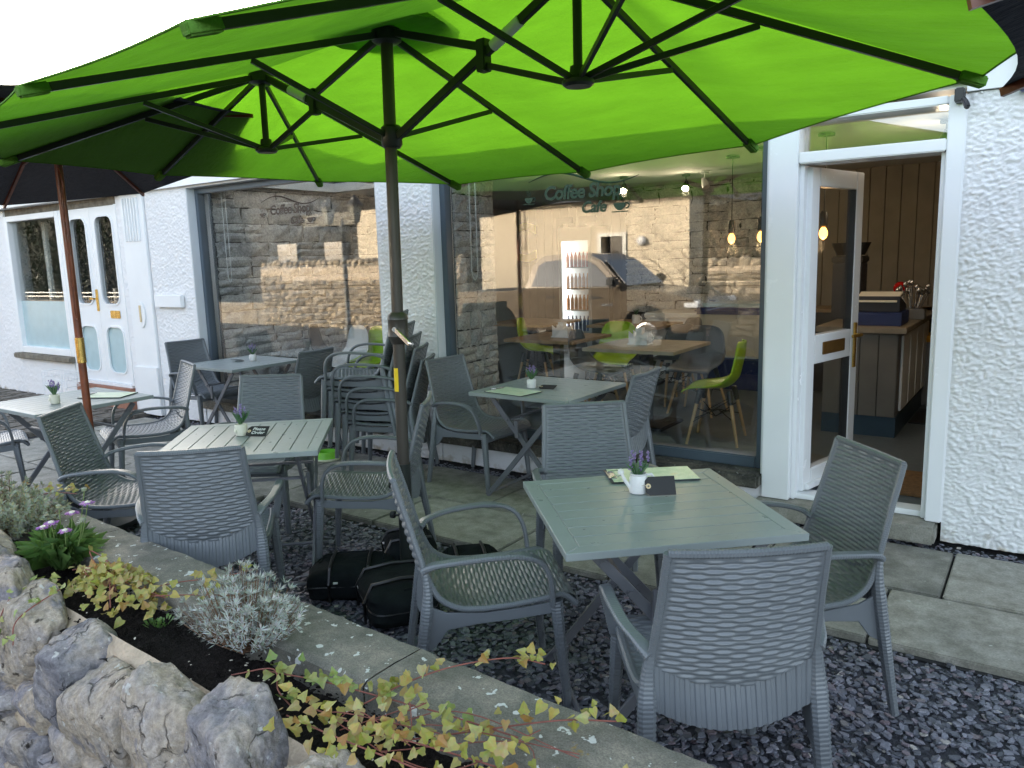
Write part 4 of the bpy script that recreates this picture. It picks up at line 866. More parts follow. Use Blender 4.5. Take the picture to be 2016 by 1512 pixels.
# ------------------------------------------------------------ twin-headed lime umbrella
UX, UY, UA = -2.70, 2.84, R(-7.4)
um = thing('twin_umbrella', 'large lime green twin headed umbrella on a brown crank pole', 'umbrella', (UX, UY, 0), UA)
CX, CY = .055, .0                        # the pole leans a little
def pl(z): return Vector((CX * z / 2.7, CY, z))
MB().tube([pl(.1), pl(.62)], .0365, 16).build('base_tube', 'dark_metal', um, smooth=True)
MB().tube([pl(.60), pl(1.30)], .0305, 16).build('pole', 'pole_metal', um, smooth=True); MB().tube([pl(1.30), pl(2.70)], .0295, 16).build('pole', 'pole_metal', um, smooth=True)
MB().tube([pl(1.24), pl(1.265), pl(1.28), pl(1.285), pl(1.36), pl(1.365), pl(1.385), pl(1.40)], [.033, .048, .0525, .050, .050, .0525, .048, .033], 20).build('crank_housing', 'pole_metal', um, smooth=True)
ck = pl(1.32); crk = MB().tube([ck + Vector((.02, -.03, 0)), ck + Vector((.05, -.065, 0))], .012, 10).bar(ck + Vector((.045, -.06, .0)), ck + Vector((.135, -.045, -.07)), .008, .020).tube([ck + Vector((.13, -.045, -.065)), ck + Vector((.175, -.06, -.066))], .007, 8).build('crank_handle', 'steel', um)
MB().grid(lambda u, v: tuple(pl(1.0 + .12 * v) + Vector((.0312 * math.cos(R(-110 + 55 * u)), .0312 * math.sin(R(-110 + 55 * u)), 0))), 6, 1).build('warning_sticker', 'yellow_sticker', um)
for z in (.34, .5):
    p = pl(z); MB().tube([p + Vector((-.02, -.02, 0)), p + Vector((-.05, -.035, 0))], .006, 6).tube([p + Vector((-.045, -.033, 0)), p + Vector((-.065, -.043, 0))], .018, 9).build('clamp_knob', 'black_plastic', um)
HZ, RZ_ = 2.70, 2.235                  # hub and runner heights
hubs = {'C': (CX, CY), 'L': (CX - 1.12, 0), 'R': (CX + 1.12, 0)}
tips = [('L', -1.10, 1.50), ('C', 0, 1.56), ('R', 1.12, 1.52), ('R', 2.27, .98), ('R', 2.90, -.05), ('R', 2.45, -1.05), ('R', 1.02, -1.48), ('C', -.05, -1.55), ('L', -1.12, -1.50), ('L', -2.15, -1.05), ('L', -2.45, -.05), ('L', -2.15, 1.05)]
TIPZ = [2.16, 2.15, 2.18, 2.25, 2.25, 2.25, 2.24, 2.25, 2.25, 2.26, 2.26, 2.245]
def tipz(u, v): return TIPZ[[i for i, t in enumerate(tips) if t[1] == u and t[2] == v][0]]
def hub3(h, z): return Vector((hubs[h][0], hubs[h][1], z))
for k in range(len(tips)):
    (h1, u1, v1), (h2, u2, v2) = tips[k], tips[(k + 1) % len(tips)]
    A1, A2 = hub3(h1, HZ + .035), hub3(h2, HZ + .035); T1 = Vector((CX + u1, v1, tipz(u1, v1) + .02)); T2 = Vector((CX + u2, v2, tipz(u2, v2) + .02))
    def fn(s, t):
        tt = t * (1 - .022 * math.sin(math.pi * s)); p = (A1.lerp(T1, tt)).lerp(A2.lerp(T2, tt), s)
        w = .006 * math.sin(s * 9 + t * 3) * t * (1 - t) * 4 * math.sin(math.pi * s)
        return (p.x, p.y, p.z - .006 * math.sin(math.pi * s) * t - .02 * math.sin(math.pi * t) * math.sin(math.pi * s) + w)
    o = MB().grid(fn, 16, 22).build('canopy_panel', 'lime_canopy', um, smooth=True)
    # hem along the rim
    MB().tube([fn(s, 1.0) for s in np.linspace(0, 1, 17)], .004, 5).build('hem', 'lime_canopy', o)
for h, u, v in tips:
    a = hub3(h, HZ + .005); b = Vector((CX + u, v, tipz(u, v)))
    rb = MB().bar(a, b, .020, .030).build('rib', 'dark_metal', um, bevel=.002, segs=1)
    d = (b - a).normalized(); MB().bar(b - d * .09, b + d * .012, .045, .04).build('tip_pocket', 'lime_canopy', rb, bevel=.006)
    lo_ = hub3(h, RZ_ + .02 if h == 'C' else 2.325); st = a.lerp(b, .45); st.z -= .02
    MB().bar(lo_ + (b - a).normalized() * .04, st, .016, .024).build('strut', 'dark_metal', um, bevel=.002, segs=1)
for h in 'CLR':
    c = hub3(h, HZ); MB().lathe([(0, .03), (.055, .03), (.07, .02), (.07, -.03), (.05, -.042), (0, -.042)], tuple(c), 16).build('hub', 'dark_metal', um, smooth=True)
    z0 = RZ_ if h == 'C' else 2.30
    if h != 'C':
        MB().tube([hub3(h, z0), hub3(h, HZ)], .018, 12).build('stub_pole', 'dark_metal', um, smooth=True); MB().lathe([(0, -.015), (.05, -.015), (.062, -.005), (.062, .008), (.035, .022), (.03, .06), (0, .06)], tuple(hub3(h, z0)), 18).build('hub', 'dark_metal', um, smooth=True)
    else: MB().lathe([(.025, -.045), (.04, -.05), (.05, -.035), (.05, .045), (.04, .055), (.025, .05)], tuple(hub3(h, z0)), 16).build('runner', 'dark_metal', um, smooth=True)
for h, sg in (('L', -1), ('R', 1)):
    a = hub3('C', RZ_) + Vector((sg * .05, 0, 0)); e = hub3(h, HZ - .01) - Vector((sg * .05, 0, 0))
    MB().bar(a, e, .026, .038).build('cross_arm', 'dark_metal', um, bevel=.003, segs=1)
    j = a.lerp(e, .56); MB().tube([a.lerp(e, .62), a.lerp(e, .77)], .024, 12).build('sleeve', 'white_sleeve', um, smooth=True)
    MB().bar(hub3('C', HZ) + Vector((sg * .05, 0, 0)), j + Vector((0, 0, .035)), .024, .034).build('cross_arm', 'dark_metal', um, bevel=.003, segs=1)
    MB().bar(j + Vector((0, 0, -.035)), hub3(h, 2.31) - Vector((sg * .05, 0, 0)), .02, .026).build('cross_arm', 'dark_metal', um, bevel=.003, segs=1)
    MB().prism([(j.x - .02, j.z - .065), (j.x + .03, j.z - .065), (j.x + .03, j.z + .065), (j.x - .02, j.z + .065)], 'y', -.024, .024).build('joint_plate', 'dark_metal', um, bevel=.004)
MB().lathe([(.34, 2.70), (.2, 2.80), (.05, 2.86), (0, 2.865)], (CX, 0, 0), 10).build('vent_cap', 'lime_canopy', um, smooth=True); MB().lathe([(0, 2.87), (.05, 2.87), (.04, 2.92), (0, 2.93)], (CX, 0, 0), 10).build('finial', 'black_plastic', um)
# weight bags round the base
def bag(x, y, deg, sx, sy, h, label):
    t = thing('weight_bag', label, 'bag', (x, y, -.03), R(deg), 'black weight bags round the umbrella base')
    def fn(u, v):
        a = u * 2 * math.pi; ph = (v - .5) * math.pi; ce = lambda q, p: math.copysign(abs(q) ** p, q)
        X = ce(math.cos(a), .38) * ce(math.cos(ph), .4); Y = ce(math.sin(a), .38) * ce(math.cos(ph), .4); Z = ce(math.sin(ph), .7)
        n_ = mn.noise((X * 2.3 + x * 5, Y * 2.3, Z * 2)) * .10 + .025 * mn.noise((X * 8, Y * 8 + x, Z * 8)); sagz = 1 - .25 * (X * X) * (Z > 0) + .12 * mn.noise((X * 3 + y * 7, Y * 3, 2)) ; return (sx * X * (1 + n_), sy * Y * (1 + n_), h * .5 + h * .5 * Z * sagz)
    MB().grid(fn, 36, 18).build('sack', 'black_cloth', t, smooth=True)
    MB().tube([fn(s, .86) for s in np.linspace(0, .5, 14)], .006, 6).build('piping', 'black_cloth', t); MB().bar((-sx * .3, -sy * .98, h * .55), (sx * .3, -sy * .98, h * .55), .004, .035).build('carry_handle', 'black_cloth', t)
    MB().tube([fn(s, .5) for s in np.linspace(0, 1, 40)], .004, 5).build('seam', 'black_plastic', t)
    for xs in (-.45, .45): MB().tube([(xs * sx, -sy * 1.03, h * .1), (xs * sx, -sy * 1.04, h * .6), (xs * sx * .95, -sy * .8, h * 1.0), (xs * sx * .95, 0, h * 1.06), (xs * sx * .95, sy * .8, h * 1.0)], .009, 6).build('strap', 'black_plastic', t, smooth=True)
    MB().box(-sx * .35, -sx * .25, -sy * 1.05, -sy * .98, h * .62, h * .66).build('label_tab', 'ceramic', t)
bag(-2.86, 2.60, 40, .22, .15, .18, 'black weight bag left of the umbrella base'); bag(-2.50, 2.55, -35, .24, .17, .20, 'black weight bag in front of the umbrella base'); bag(-2.88, 3.06, -40, .2, .14, .16, 'black weight bag behind the umbrella base'); bag(-2.42, 3.02, 45, .17, .13, .17, 'black weight bag right of the umbrella base')
MB().box(-.22, .22, -.03, .03, -.03, .03).box(-.03, .03, -.22, -.031, -.03, .03).box(-.03, .03, .031, .22, -.03, .03).build('cross_base', 'dark_metal', um)

# ------------------------------------------------------------ charcoal parasols
def parasol(x, y, rz, r, zr, za, label, tilt=0, ribs=8, sag=.03):
    t = thing('parasol', label, 'parasol', (x, y, 0), 0); ca, sa = math.cos(R(tilt)), math.sin(R(tilt)); zp = za - .25
    def T_(p):                            # tilt of the whole head about the knuckle
        p = Vector(p); d = p.z - zp; return Vector((p.x * ca - d * sa, p.y, zp + p.x * sa + d * ca))
    T = [Vector((r * math.cos(R(rz) + 2 * math.pi * k / ribs), r * math.sin(R(rz) + 2 * math.pi * k / ribs), zr)) for k in range(ribs)]; A = Vector((0, 0, za))
    for k in range(ribs):
        T1, T2 = T[k], T[(k + 1) % ribs]
        def fn(s, q):
            tt = q * (1 - .045 * math.sin(math.pi * s)); p = A.lerp(T1, tt).lerp(A.lerp(T2, tt), s); return tuple(T_((p.x, p.y, p.z - sag * math.sin(math.pi * s) * q)))
        MB().grid(fn, 10, 10).build('canopy_panel', 'grey_canopy', t, smooth=True)
        MB().bar(T_(A - Vector((0, 0, .03))), T_(T1 - Vector((0, 0, .012))), .016, .022).build('rib', 'mahogany', t)
        MB().bar(T_((0, 0, za - .22)), T_(A.lerp(T1, .5) - Vector((0, 0, .03))), .014, .018).build('strut', 'mahogany', t)
    MB().tube([(0, 0, .02), (0, 0, 1.15)], .024, 14).build('pole', 'mahogany', t, smooth=True); MB().tube([(0, 0, 1.15), (0, 0, zp)], .023, 14).build('pole', 'mahogany', t, smooth=True); MB().tube([T_((0, 0, zp)), T_((0, 0, za + .05))], .021, 12).build('head_pole', 'mahogany', t, smooth=True)
    MB().tube([(0, 0, 1.07), (0, 0, 1.23)], .0265, 16).build('ferrule', 'brass', t, smooth=True)
    MB().lathe([(0, 0), (.24, 0), (.24, .03), (.05, .06), (.04, .25), (0, .25)], n=20).build('base', 'dark_metal', t, smooth=True)
    return t
pp = parasol(-5.04, 2.43, 128, 1.2, 2.37, 2.66, 'charcoal parasol on a mahogany pole with brass joint at left', 12)
b = MB(); rr = random.Random(3)
for k in range(4):
    o_ = rr.uniform(.02, .06); z1 = 2.28; zb = 1.95 - .2 * k
    P = [(.02, -.02, z1), (.03 + o_, -.02, z1 - .1), (.03 + o_ * 1.3, -.03, (z1 + zb) / 2), (.03 + o_, -.03, zb + .04), (.03 + o_ * .5, -.02, zb), (.025, -.02, zb + .06), (.03, -.02, (z1 + zb) / 2), (.02, -.015, z1)]
    b.tube(catmull(P, 6).tolist(), .0035, 5)
b.build('pull_cord', 'mahogany', pp)
parasol(.985, 2.0, 22.5, 1.22, 2.05, 2.38, 'charcoal parasol just beyond the right edge of the umbrella')

# ------------------------------------------------------------ things on the tables
TZ = .752
def leaf_blade(b, base, tip, w, bend=.02):
    base, tip = Vector(base), Vector(tip); d = tip - base; s = d.cross(Vector((0, 0, 1))); s = s.normalized() * w if s.length > 1e-5 else Vector((w, 0, 0)); m = base.lerp(tip, .5) + Vector((0, 0, bend))
    b.add([base - s * .3, base + s * .3, m + s, tip, m - s], [(0, 1, 2, 3, 4)])
def lavender_pot(x, y, label, z=TZ, can=True, rz=0, mat='ceramic', k=1.0):
    t = thing('lavender_pot', label, 'plant pot', (x, y, z), R(rz), 'potted lavender on the tables')
    if can:
        MB().lathe([(0, 0), (.034, 0), (.037, .01), (.034, .055), (.031, .068), (.034, .074), (.030, .076), (.028, .066), (.030, .03), (0, .03)], n=20).build('can', mat, t, smooth=True)
        MB().tube([(-.03, 0, .02), (-.05, 0, .045), (-.066, 0, .078)], [.010, .007, .006], 8).build('spout', mat, t, smooth=True); MB().lathe([(0, -.008), (.012, -.006), (.013, .004), (.006, .012), (0, .013)], (-.068, 0, .082), 10).build('rose', mat, t, smooth=True)
        MB().tube([(.03, 0, .066), (.05, 0, .068), (.062, 0, .05), (.055, 0, .03), (.034, 0, .02)], .006, 8).build('handle', mat, t, smooth=True)
    else:
        MB().lathe([(0, 0), (.028, 0), (.032, .006), (.033, .055), (.029, .06), (.028, .055), (.027, .03), (0, .03)], n=18).build('jar', mat, t, smooth=True); MB().lathe([(0, -.006), (.009, -.004), (.009, .004), (0, .006)], (0, -.035, .03), 10, 'y').build('button', mat, t)
    b = MB(); f = MB(); rd = random.Random(int(abs(x) * 1000))
    for i in range(26):
        a = rd.uniform(0, 6.28); r_ = rd.uniform(.02, .06); h = rd.uniform(.04, .075); leaf_blade(b, (.01 * math.cos(a), .01 * math.sin(a), .06), (r_ * math.cos(a), r_ * math.sin(a), .07 + h), .004, .012)
    for i in range(7):
        a = i * 2.4; r_ = .008 + .004 * i; p1 = Vector((r_ * 1.3 * math.cos(a), r_ * 1.3 * math.sin(a), rd.uniform(.135, .175))); b.tube([(.3 * r_ * math.cos(a), .3 * r_ * math.sin(a), .06), p1 - Vector((0, 0, .03))], .0012, 4)
        for q in range(16):
            c = p1 + Vector((rd.uniform(-.006, .006), rd.uniform(-.006, .006), -.05 * rd.random() ** .8)); s = .0045
            f.add([c + Vector((s, 0, 0)), c + Vector((0, s, .003)), c + Vector((-s, 0, 0)), c + Vector((0, -s, .003)), c + Vector((0, 0, s)), c - Vector((0, 0, s))], [(0, 1, 4), (1, 2, 4), (2, 3, 4), (3, 0, 4), (1, 0, 5), (2, 1, 5), (3, 2, 5), (0, 3, 5)])
    tag(b.build('leaves', 'pot_leaf', t), kind='stuff'); tag(f.build('flower_spikes', 'lavender_flower', t), kind='stuff'); return t
def slate_label(x, y, z, rz, label, rx=62, writing=None, k=1):
    t = thing('slate_label', label, 'label', (x, y, z), R(rz), 'black luggage style labels on the tables')
    P = [(-.055, -.022), (-.04, -.036), (.06, -.036), (.06, .036), (-.04, .036), (-.055, .022)]
    o = MB().prism([(a * k, b_ * k) for a, b_ in P], 'z', -.0015, .0015).build('card', 'slate_tag', t); o.rotation_euler = (R(rx), 0, 0); o.location = (0, 0, .034 * k * math.sin(R(rx)) + .002)
    rg = MB().lathe([(.004, .0017), (.010, .0017), (.010, -.0017), (.004, -.0017)], (-.043 * k, 0, 0), 12).build('eyelet', 'kraft_ring', o); MB().tube([(-.043 * k, 0, .003), (-.06 * k, .004, .006), (-.075 * k, .002, -.01), (-.07 * k, -.01, -.02)], .0012, 4).build('string', 'twine', o)
    if writing:
        for i, w in enumerate(writing):
            me = text_mesh(w, .028 * k, .0002, .2, .0004); q = fin(me, 'writing', 'chalk', o, recalc=False); q.location = (.008 * k, (.014 - .026 * i) * k, .0022)
def clipboard(x, y, z, rz, label, sx=.34, sy=.17):
    t = thing('menu_clipboard', label, 'menu', (x, y, z), R(rz), 'menu clipboards on the tables')
    MB().box(-sx / 2, sx / 2, -sy / 2, sy / 2, 0, .004).build('board', 'till_dark', t, bevel=.001, segs=1); MB().box(-sx / 2 + .012, sx / 2 - .002, -sy / 2 + .003, sy / 2 - .003, .0045, .0062).build('menu_sheet', 'menu_paper', t)
    MB().box(-sx / 2, -sx / 2 + .03, -.05, .05, .0065, .010).tube([(-sx / 2 + .01, -.04, .012), (-sx / 2 + .05, -.04, .016), (-sx / 2 + .05, .04, .016), (-sx / 2 + .01, .04, .012)], .0025, 5).build('clip', 'steel', t)
lavender_pot(-1.245, 2.60, 'white watering can of lavender on the near table', TZ, True, 40)
slate_label(-1.165, 2.615, TZ, 38, 'blank black card label beside the watering can')
clipboard(-1.30, 2.83, TZ, 38, 'pale green menu on a clipboard on the near table', .36, .19)
lavender_pot(-2.93, 4.42, 'small white pot of lavender on the table below the right window', TZ, False)
slate_label(-2.82, 4.45, TZ, 10, 'black label lying on the table below the right window', 12)
clipboard(-2.95, 4.22, TZ, -8, 'pale menu on a clipboard on the table below the right window', .34, .22)
lavender_pot(-3.52, 2.48, 'cream pot of lavender on the slatted middle table', TZ, False, 0, 'ceramic_cream'); slate_label(-3.44, 2.52, TZ, 28, 'black label with chalk writing on the middle table', 35, ['Please', 'Order'])
lavender_pot(-6.22, 4.58, 'white pot of lavender on the table below the left window', TZ, False); slate_label(-6.34, 4.5, TZ, 190, 'black label lying on the table below the left window', 14)
lavender_pot(-5.58, 2.48, 'cream pot of lavender on the far left table', TZ, False, 0, 'ceramic_cream'); clipboard(-5.55, 2.83, TZ, 28, 'pale menu lying on the far left table', .33, .22)
# dog bowl
t = thing('dog_bowl', 'lime green plastic dog bowl below the stacked chairs', 'bowl', (-4.98, 4.33, 0))
MB().lathe([(.11, .0), (.112, .012), (.106, .018)], n=28).build('foot_ring', 'cream_plastic', t, smooth=True); MB().lathe([(.108, .012), (.085, .07), (.076, .072), (.07, .03), (0, .03)], n=28).build('dish', 'lime_plastic', t, smooth=True)

# ------------------------------------------------------------ stone planter in the foreground
DX, DY = math.cos(math.atan(-.055)), math.sin(math.atan(-.055))
def pw_(s_, t, z):                       # s along the wall from x=-2, t towards the street
    return Vector((-2.0 + s_ * DX + t * DY, 1.635 + s_ * DY - t * DX, z))
plw = thing('planter_wall', 'low rubble stone planter wall with concrete coping along the terrace', 'wall')
PA = math.atan(-.055)
def prot(o, s_, t, z): o.location = pw_(s_, t, z); o.rotation_euler = (0, 0, PA); return o
# concrete coping lengths
for s0, s1 in ((-4.4, -3.15), (-3.14, -1.36), (-1.355, .52), (.525, 2.4)):
    n = int((s1 - s0) / .03); L = s1 - s0
    def fn(u, v):
        x = s0 + u * L; P = [(.0, .34), (0, .485), (.012, .5), (.12, .503), (.225, .5), (.24, .487), (.24, .34)]; q = v * 6; i = min(5, int(q)); f = q - i
        y = P[i][0] * (1 - f) + P[i + 1][0] * f; z = P[i][1] * (1 - f) + P[i + 1][1] * f; e = .003 * mn.noise((x * 9, y * 9, z * 9)) + .0025 * mn.noise((x * 40, y * 40, z * 40))
        return tuple(pw_(x, y + e * (1 if v > .5 else -1), z + e * .6))
    MB().grid(fn, n, 30).build('coping_stone', 'coping', plw, smooth=True)
MB().add([pw_(-4.4, .03, -.2), pw_(2.4, .03, -.2), pw_(2.4, .03, .41), pw_(-4.4, .03, .41), pw_(-4.4, .22, -.2), pw_(2.4, .22, -.2), pw_(2.4, .22, .41), pw_(-4.4, .22, .41)], [(0, 1, 2, 3), (4, 7, 6, 5), (3, 2, 6, 7)]).build('inner_wall', 'mortar', plw)
MB().grid(lambda u, v: tuple(pw_(-4.4 + 6.8 * u, .235 + .3 * v,   .405 + .02 * mn.noise((u * 60, v * 4, 1)) + .008 * mn.noise((u * 250, v * 20, 3)))), 420, 22).build('soil_bed', 'soil', plw, smooth=True)
tag(chips(-4.2, .3, 1.18, 1.44, 5200, .006, .02, .418, 'soil_crumbs', 'soil'), 'dark crumbly potting soil in the planter', 'soil', kind='stuff')
tag(chips(-4.2, .3, 1.18, 1.42, 160, .004, .014, .428, 'soil_flecks', 'twine'), 'pale flecks of bark and shell on the potting soil', 'mulch', kind='stuff')
def mort(u, v):
    x = -4.4 + 6.8 * u; z = -.2 + .66 * v; a = mn.noise((x * 5, z * 5, 2)) * .03 + mn.noise((x * 16, z * 16, 5)) * .012 + mn.noise((x * 50, z * 50, 7)) * .004
    return tuple(pw_(x, .535 + .16 * (1 - v) - .06 * max(0, v - .8) * 5 + a, z + a))
MB().grid(mort, 380, 46).build('mortar_bed', 'mortar', plw, smooth=True)
def rock(w, h, d, seed, sub=4, rough=1.0):
    rd = random.Random(seed); bm = bmesh.new(); bmesh.ops.create_icosphere(bm, subdivisions=sub, radius=1)
    pl_ = []
    for ax in range(3):
        for sg in (-1, 1):
            n = Vector((rd.uniform(-.28, .28), rd.uniform(-.28, .28), rd.uniform(-.28, .28))); n[ax] += sg; pl_.append((n.normalized(), rd.uniform(.78, 1.0)))
    for k in range(9): n = Vector((rd.gauss(0, 1), rd.gauss(0, 1), rd.gauss(0, 1))).normalized(); pl_.append((n, rd.uniform(.86, 1.12)))
    o3 = Vector((seed * 3.1, seed * 1.7, seed))
    for v in bm.verts:
        dr = v.co.normalized(); r = 1.35
        ks = [hh / max(.05, dr.dot(n)) for n, hh in pl_ if dr.dot(n) > .05]
        r = min(r, (sum(k ** -26 for k in ks)) ** (-1 / 26))      # soft minimum gives worn edges
        q = dr * r; q += dr * rough * (.07 * mn.noise(q * 1.6 + o3) + .06 * mn.noise(q * 4 + o3) + .04 * mn.noise(q * 9 + o3) - .05 * max(0, mn.noise(q * 6 - o3) - .25))
        v.co = Vector((q.x * w / 2, q.y * d / 2, q.z * h / 2))
    me = bpy.data.meshes.new('stone'); bm.to_mesh(me); bm.free(); return me
def stone(s_, t, z, w, h, d, seed, tilt=0, sub=4, lean=0, mat='rubble'):
    o = fin(rock(w, h, d, seed, sub), 'stone', mat, plw, smooth=False, recalc=False); o.data.polygons.foreach_set('use_smooth', [True] * len(o.data.polygons))
    o.location = pw_(s_, t, z); o.rotation_euler = (lean, R(tilt), PA); return o
top = [(-1.18, .52, .41, .50, .42, .24, 3, -6), (-.90, .52, .38, .34, .36, .22, 5, 8), (-.55, .53, .34, .36, .30, .24, 8, 4), (-.25, .55, .33, .42, .30, .24, 11, -8), (.14, .55, .38, .40, .36, .25, 14, 10), (.42, .54, .42, .33, .38, .22, 17, -22), (.74, .52, .44, .28, .26, .24, 21, 6), (1.03, .54, .42, .3, .24, .24, 23, -4), (1.34, .54, .42, .3, .26, .24, 29, 4), (-1.55, .5, .42, .48, .4, .26, 31, 5), (-2.0, .5, .42, .45, .34, .26, 33, -5)]
for a in top: stone(a[0], a[1] + .025, a[2] - .03, a[3] * .95, a[4], a[5] * .92, a[6], a[7], 5)
rd = random.Random(12); k = 40
for z, h in ((.14, .15), (.01, .14), (-.11, .13)):
    x = -2.1 + rd.uniform(0, .2)
    while x < 1.6:
        w = rd.uniform(.15, .36); stone(x + w / 2, .585 + .12 * (.3 - z) + rd.uniform(-.02, .015), z + rd.uniform(-.02, .02), w * 1.03, h * rd.uniform(.85, 1.15), .17, k, rd.uniform(-14, 14), 4); x += w * .97; k += 1

# --- plants
def ivy_leaf_mesh(name, mat, k):
    rd = random.Random(k); h = [(.30, -.10), (.50, .16), (.33, .40), (.24, .62)]; h = [(x * rd.uniform(.85, 1.1), y * rd.uniform(.9, 1.1)) for x, y in h]
    V = [(0, 0, 0), (0, .5, -.04), (0, 1, -.12)]; F = []
    for sg in (1, -1):
        n = len(V); V += [(sg * x, y, .22 * abs(x) - .1 * y * y + rd.uniform(-.03, .03)) for x, y in h]
        F += [(0, n, 1), (n, n + 1, 1), (n + 1, n + 2, 1), (n + 2, n + 3, 1), (n + 3, 2, 1)]
    me = bpy.data.meshes.new(name); me.from_pydata(V, [], F); me.update(); me.materials.append(MAT[mat]); return me
IVY = [ivy_leaf_mesh('ivy_leaf', 'ivy_leaf', k) for k in range(4)]; IVG = [ivy_leaf_mesh('ivy_leaf', 'ivy_green', k + 9) for k in range(3)]
def add_leaf(par, p, rd, mes, smin=.026, smax=.046, up=.6):
    n = (Vector((rd.gauss(0, .5), rd.gauss(0, .5), rd.gauss(0, .3))) + Vector((.4, -.45, .8))).normalized()
    q = n.to_track_quat('Z', 'Y') @ Matrix.Rotation(rd.uniform(0, 6.28), 3, 'Z').to_quaternion()
    o = bpy.data.objects.new('leaf', rd.choice(mes)); COL.objects.link(o); o.parent = par
    o.location = p; o.rotation_euler = q.to_euler(); s_ = .86 * rd.uniform(smin, smax); o.scale = (s_, s_, s_)
def vine(par, pts, n, rd, mes, spread=.02, smin=.024, smax=.042, rad=.0022):
    P = catmull(pts, 8); MB().tube(P.tolist(), rad, 5).build('stem', 'stem_red', par)
    for i in range(n):
        p = Vector(P[rd.randrange(len(P))]) + Vector((rd.gauss(0, spread), rd.gauss(0, spread), abs(rd.gauss(0, spread)) * .8)); add_leaf(par, p, rd, mes, smin, smax)
rd = random.Random(5)
iv = thing('ivy_plant', 'bushy yellowing ivy spilling over the rubble stones', 'ivy')
for i in range(235):
    a = rd.uniform(0, 6.28); r_ = rd.random() ** .6; p = pw_(-.74 + .28 * r_ * math.cos(a), .32 + .13 * r_ * math.sin(a), .46 + .12 * (1 - r_ * r_) * rd.uniform(.5, 1.1)); add_leaf(iv, p, rd, IVY)
for k in range(7): vine(iv, [pw_(-.8 + rd.uniform(-.1, .1), .33, .46), pw_(-.8 + rd.uniform(-.3, .3), .32 + rd.uniform(-.05, .05), .55), pw_(-.8 + rd.uniform(-.35, .35), .34 + rd.uniform(-.1, .1), .50)], 5, rd, IVY)
vine(iv, [pw_(-.62, .28, .5), pw_(-.50, .2, .53), pw_(-.42, .1, .53), pw_(-.33, .0, .55)], 16, rd, IVY, .018)
vine(iv, [pw_(-.55, .3, .5), pw_(-.38, .25, .53), pw_(-.22, .17, .54)], 14, rd, IVY, .018)
vine(iv, [pw_(-.98, .42, .5), pw_(-.97, .58, .50), pw_(-.93, .66, .40), pw_(-.90, .69, .30)], 26, rd, IVG, .022)
vine(iv, [pw_(-.85, .45, .52), pw_(-.82, .62, .47), pw_(-.78, .66, .40)], 12, rd, IVG, .02)
iw = thing('ivy_plant', 'straggling variegated ivy trailing over the concrete coping at the bottom', 'ivy')
vine(iw, [pw_(.13, .40, .47), pw_(.25, .34, .50), pw_(.33, .38, .48), pw_(.42, .40, .47)], 9, rd, IVG, .012, .032, .048)
vine(iw, [pw_(.20, .34, .48), pw_(.42, .30, .50), pw_(.62, .27, .51), pw_(.85, .25, .53), pw_(1.05, .22, .53)], 34, rd, IVG, .02, .026, .044)
vine(iw, [pw_(.60, .33, .50), pw_(.66, .2, .53), pw_(.72, .08, .54), pw_(.83, -.03, .55), pw_(.93, -.06, .55)], 34, rd, IVY, .016, .024, .04)
vine(iw, [pw_(.80, .36, .50), pw_(.95, .26, .53), pw_(1.10, .12, .54), pw_(1.22, .04, .54)], 30, rd, IVY, .022, .024, .044)
vine(iw, [pw_(.5, .40, .50), pw_(.75, .40, .53), pw_(1.0, .36, .54), pw_(1.25, .30, .53), pw_(1.45, .26, .53)], 84, rd, IVY, .035, .024, .044)
vine(iw, [pw_(.45, .44, .48), pw_(.7, .46, .52), pw_(.95, .45, .54), pw_(1.2, .42, .54)], 66, rd, IVY, .035, .024, .044)
for k in range(8): vine(iw, [pw_(.55 + rd.uniform(0, .3), .4, .48), pw_(.8 + rd.uniform(-.2, .3), .33 + rd.uniform(-.1, .1), .54), pw_(.9 + rd.uniform(-.2, .4), .3 + rd.uniform(-.15, .12), .53)], 3, rd, IVY, .02, .022, .038, .0015)
def tuft(b, p, d, rd, n, ln, w):
    d = Vector(d).normalized()
    for i in range(n):
        a = rd.uniform(0, 6.28); s_ = d.orthogonal().normalized(); q = (Matrix.Rotation(a, 3, d) @ s_); e = (q * rd.uniform(.5, 1) + d * rd.uniform(.3, 1)).normalized() * ln * rd.uniform(.6, 1.1); sd = e.cross(d).normalized() * w
        b.add([p, p + e * .5 + sd, p + e, p + e * .5 - sd], [(0, 1, 2, 3)])
def bush(name, label, c, sx, sy, h, nst, mat, rd, ln=.022, w=.0022, lean=1.0, stem='stem_brown', tuftn=9, low=.25):
    t = thing(name, label, 'shrub', c); b = MB(); st = MB()
    for i in range(nst):
        a = rd.uniform(0, 6.28); r_ = rd.random() ** .6; e = Vector((sx * r_ * math.cos(a), sy * r_ * math.sin(a), h * (1 - .45 * r_ * r_) * rd.uniform(.7, 1.08))); m = Vector((e.x * .55, e.y * .55, e.z * .35)); P = catmull([(rd.uniform(-.02, .02), rd.uniform(-.02, .02), 0), m, e], 4)
        st.tube(P.tolist(), [.0022 - .0012 * k / (len(P) - 1) for k in range(len(P))], 4)
        for k in range(len(P)):
            f = k / (len(P) - 1)
            if f > low: tuft(b, Vector(P[k]) + Vector((rd.gauss(0, .006), rd.gauss(0, .006), 0)), e, rd, int(tuftn * (1 + (f > .9))), ln * (.7 + .5 * f), w)
    tag(st.build('stems', stem, t), kind='stuff'); tag(b.build('foliage', mat, t), kind='stuff'); return t
bush('lavender_bush', 'silver grey lavender bush in front of the concrete coping', pw_(-.02, .26, .44), .235, .15, .26, 125, 'lavender_leaf', rd, .024, .0017, tuftn=8, low=.42)
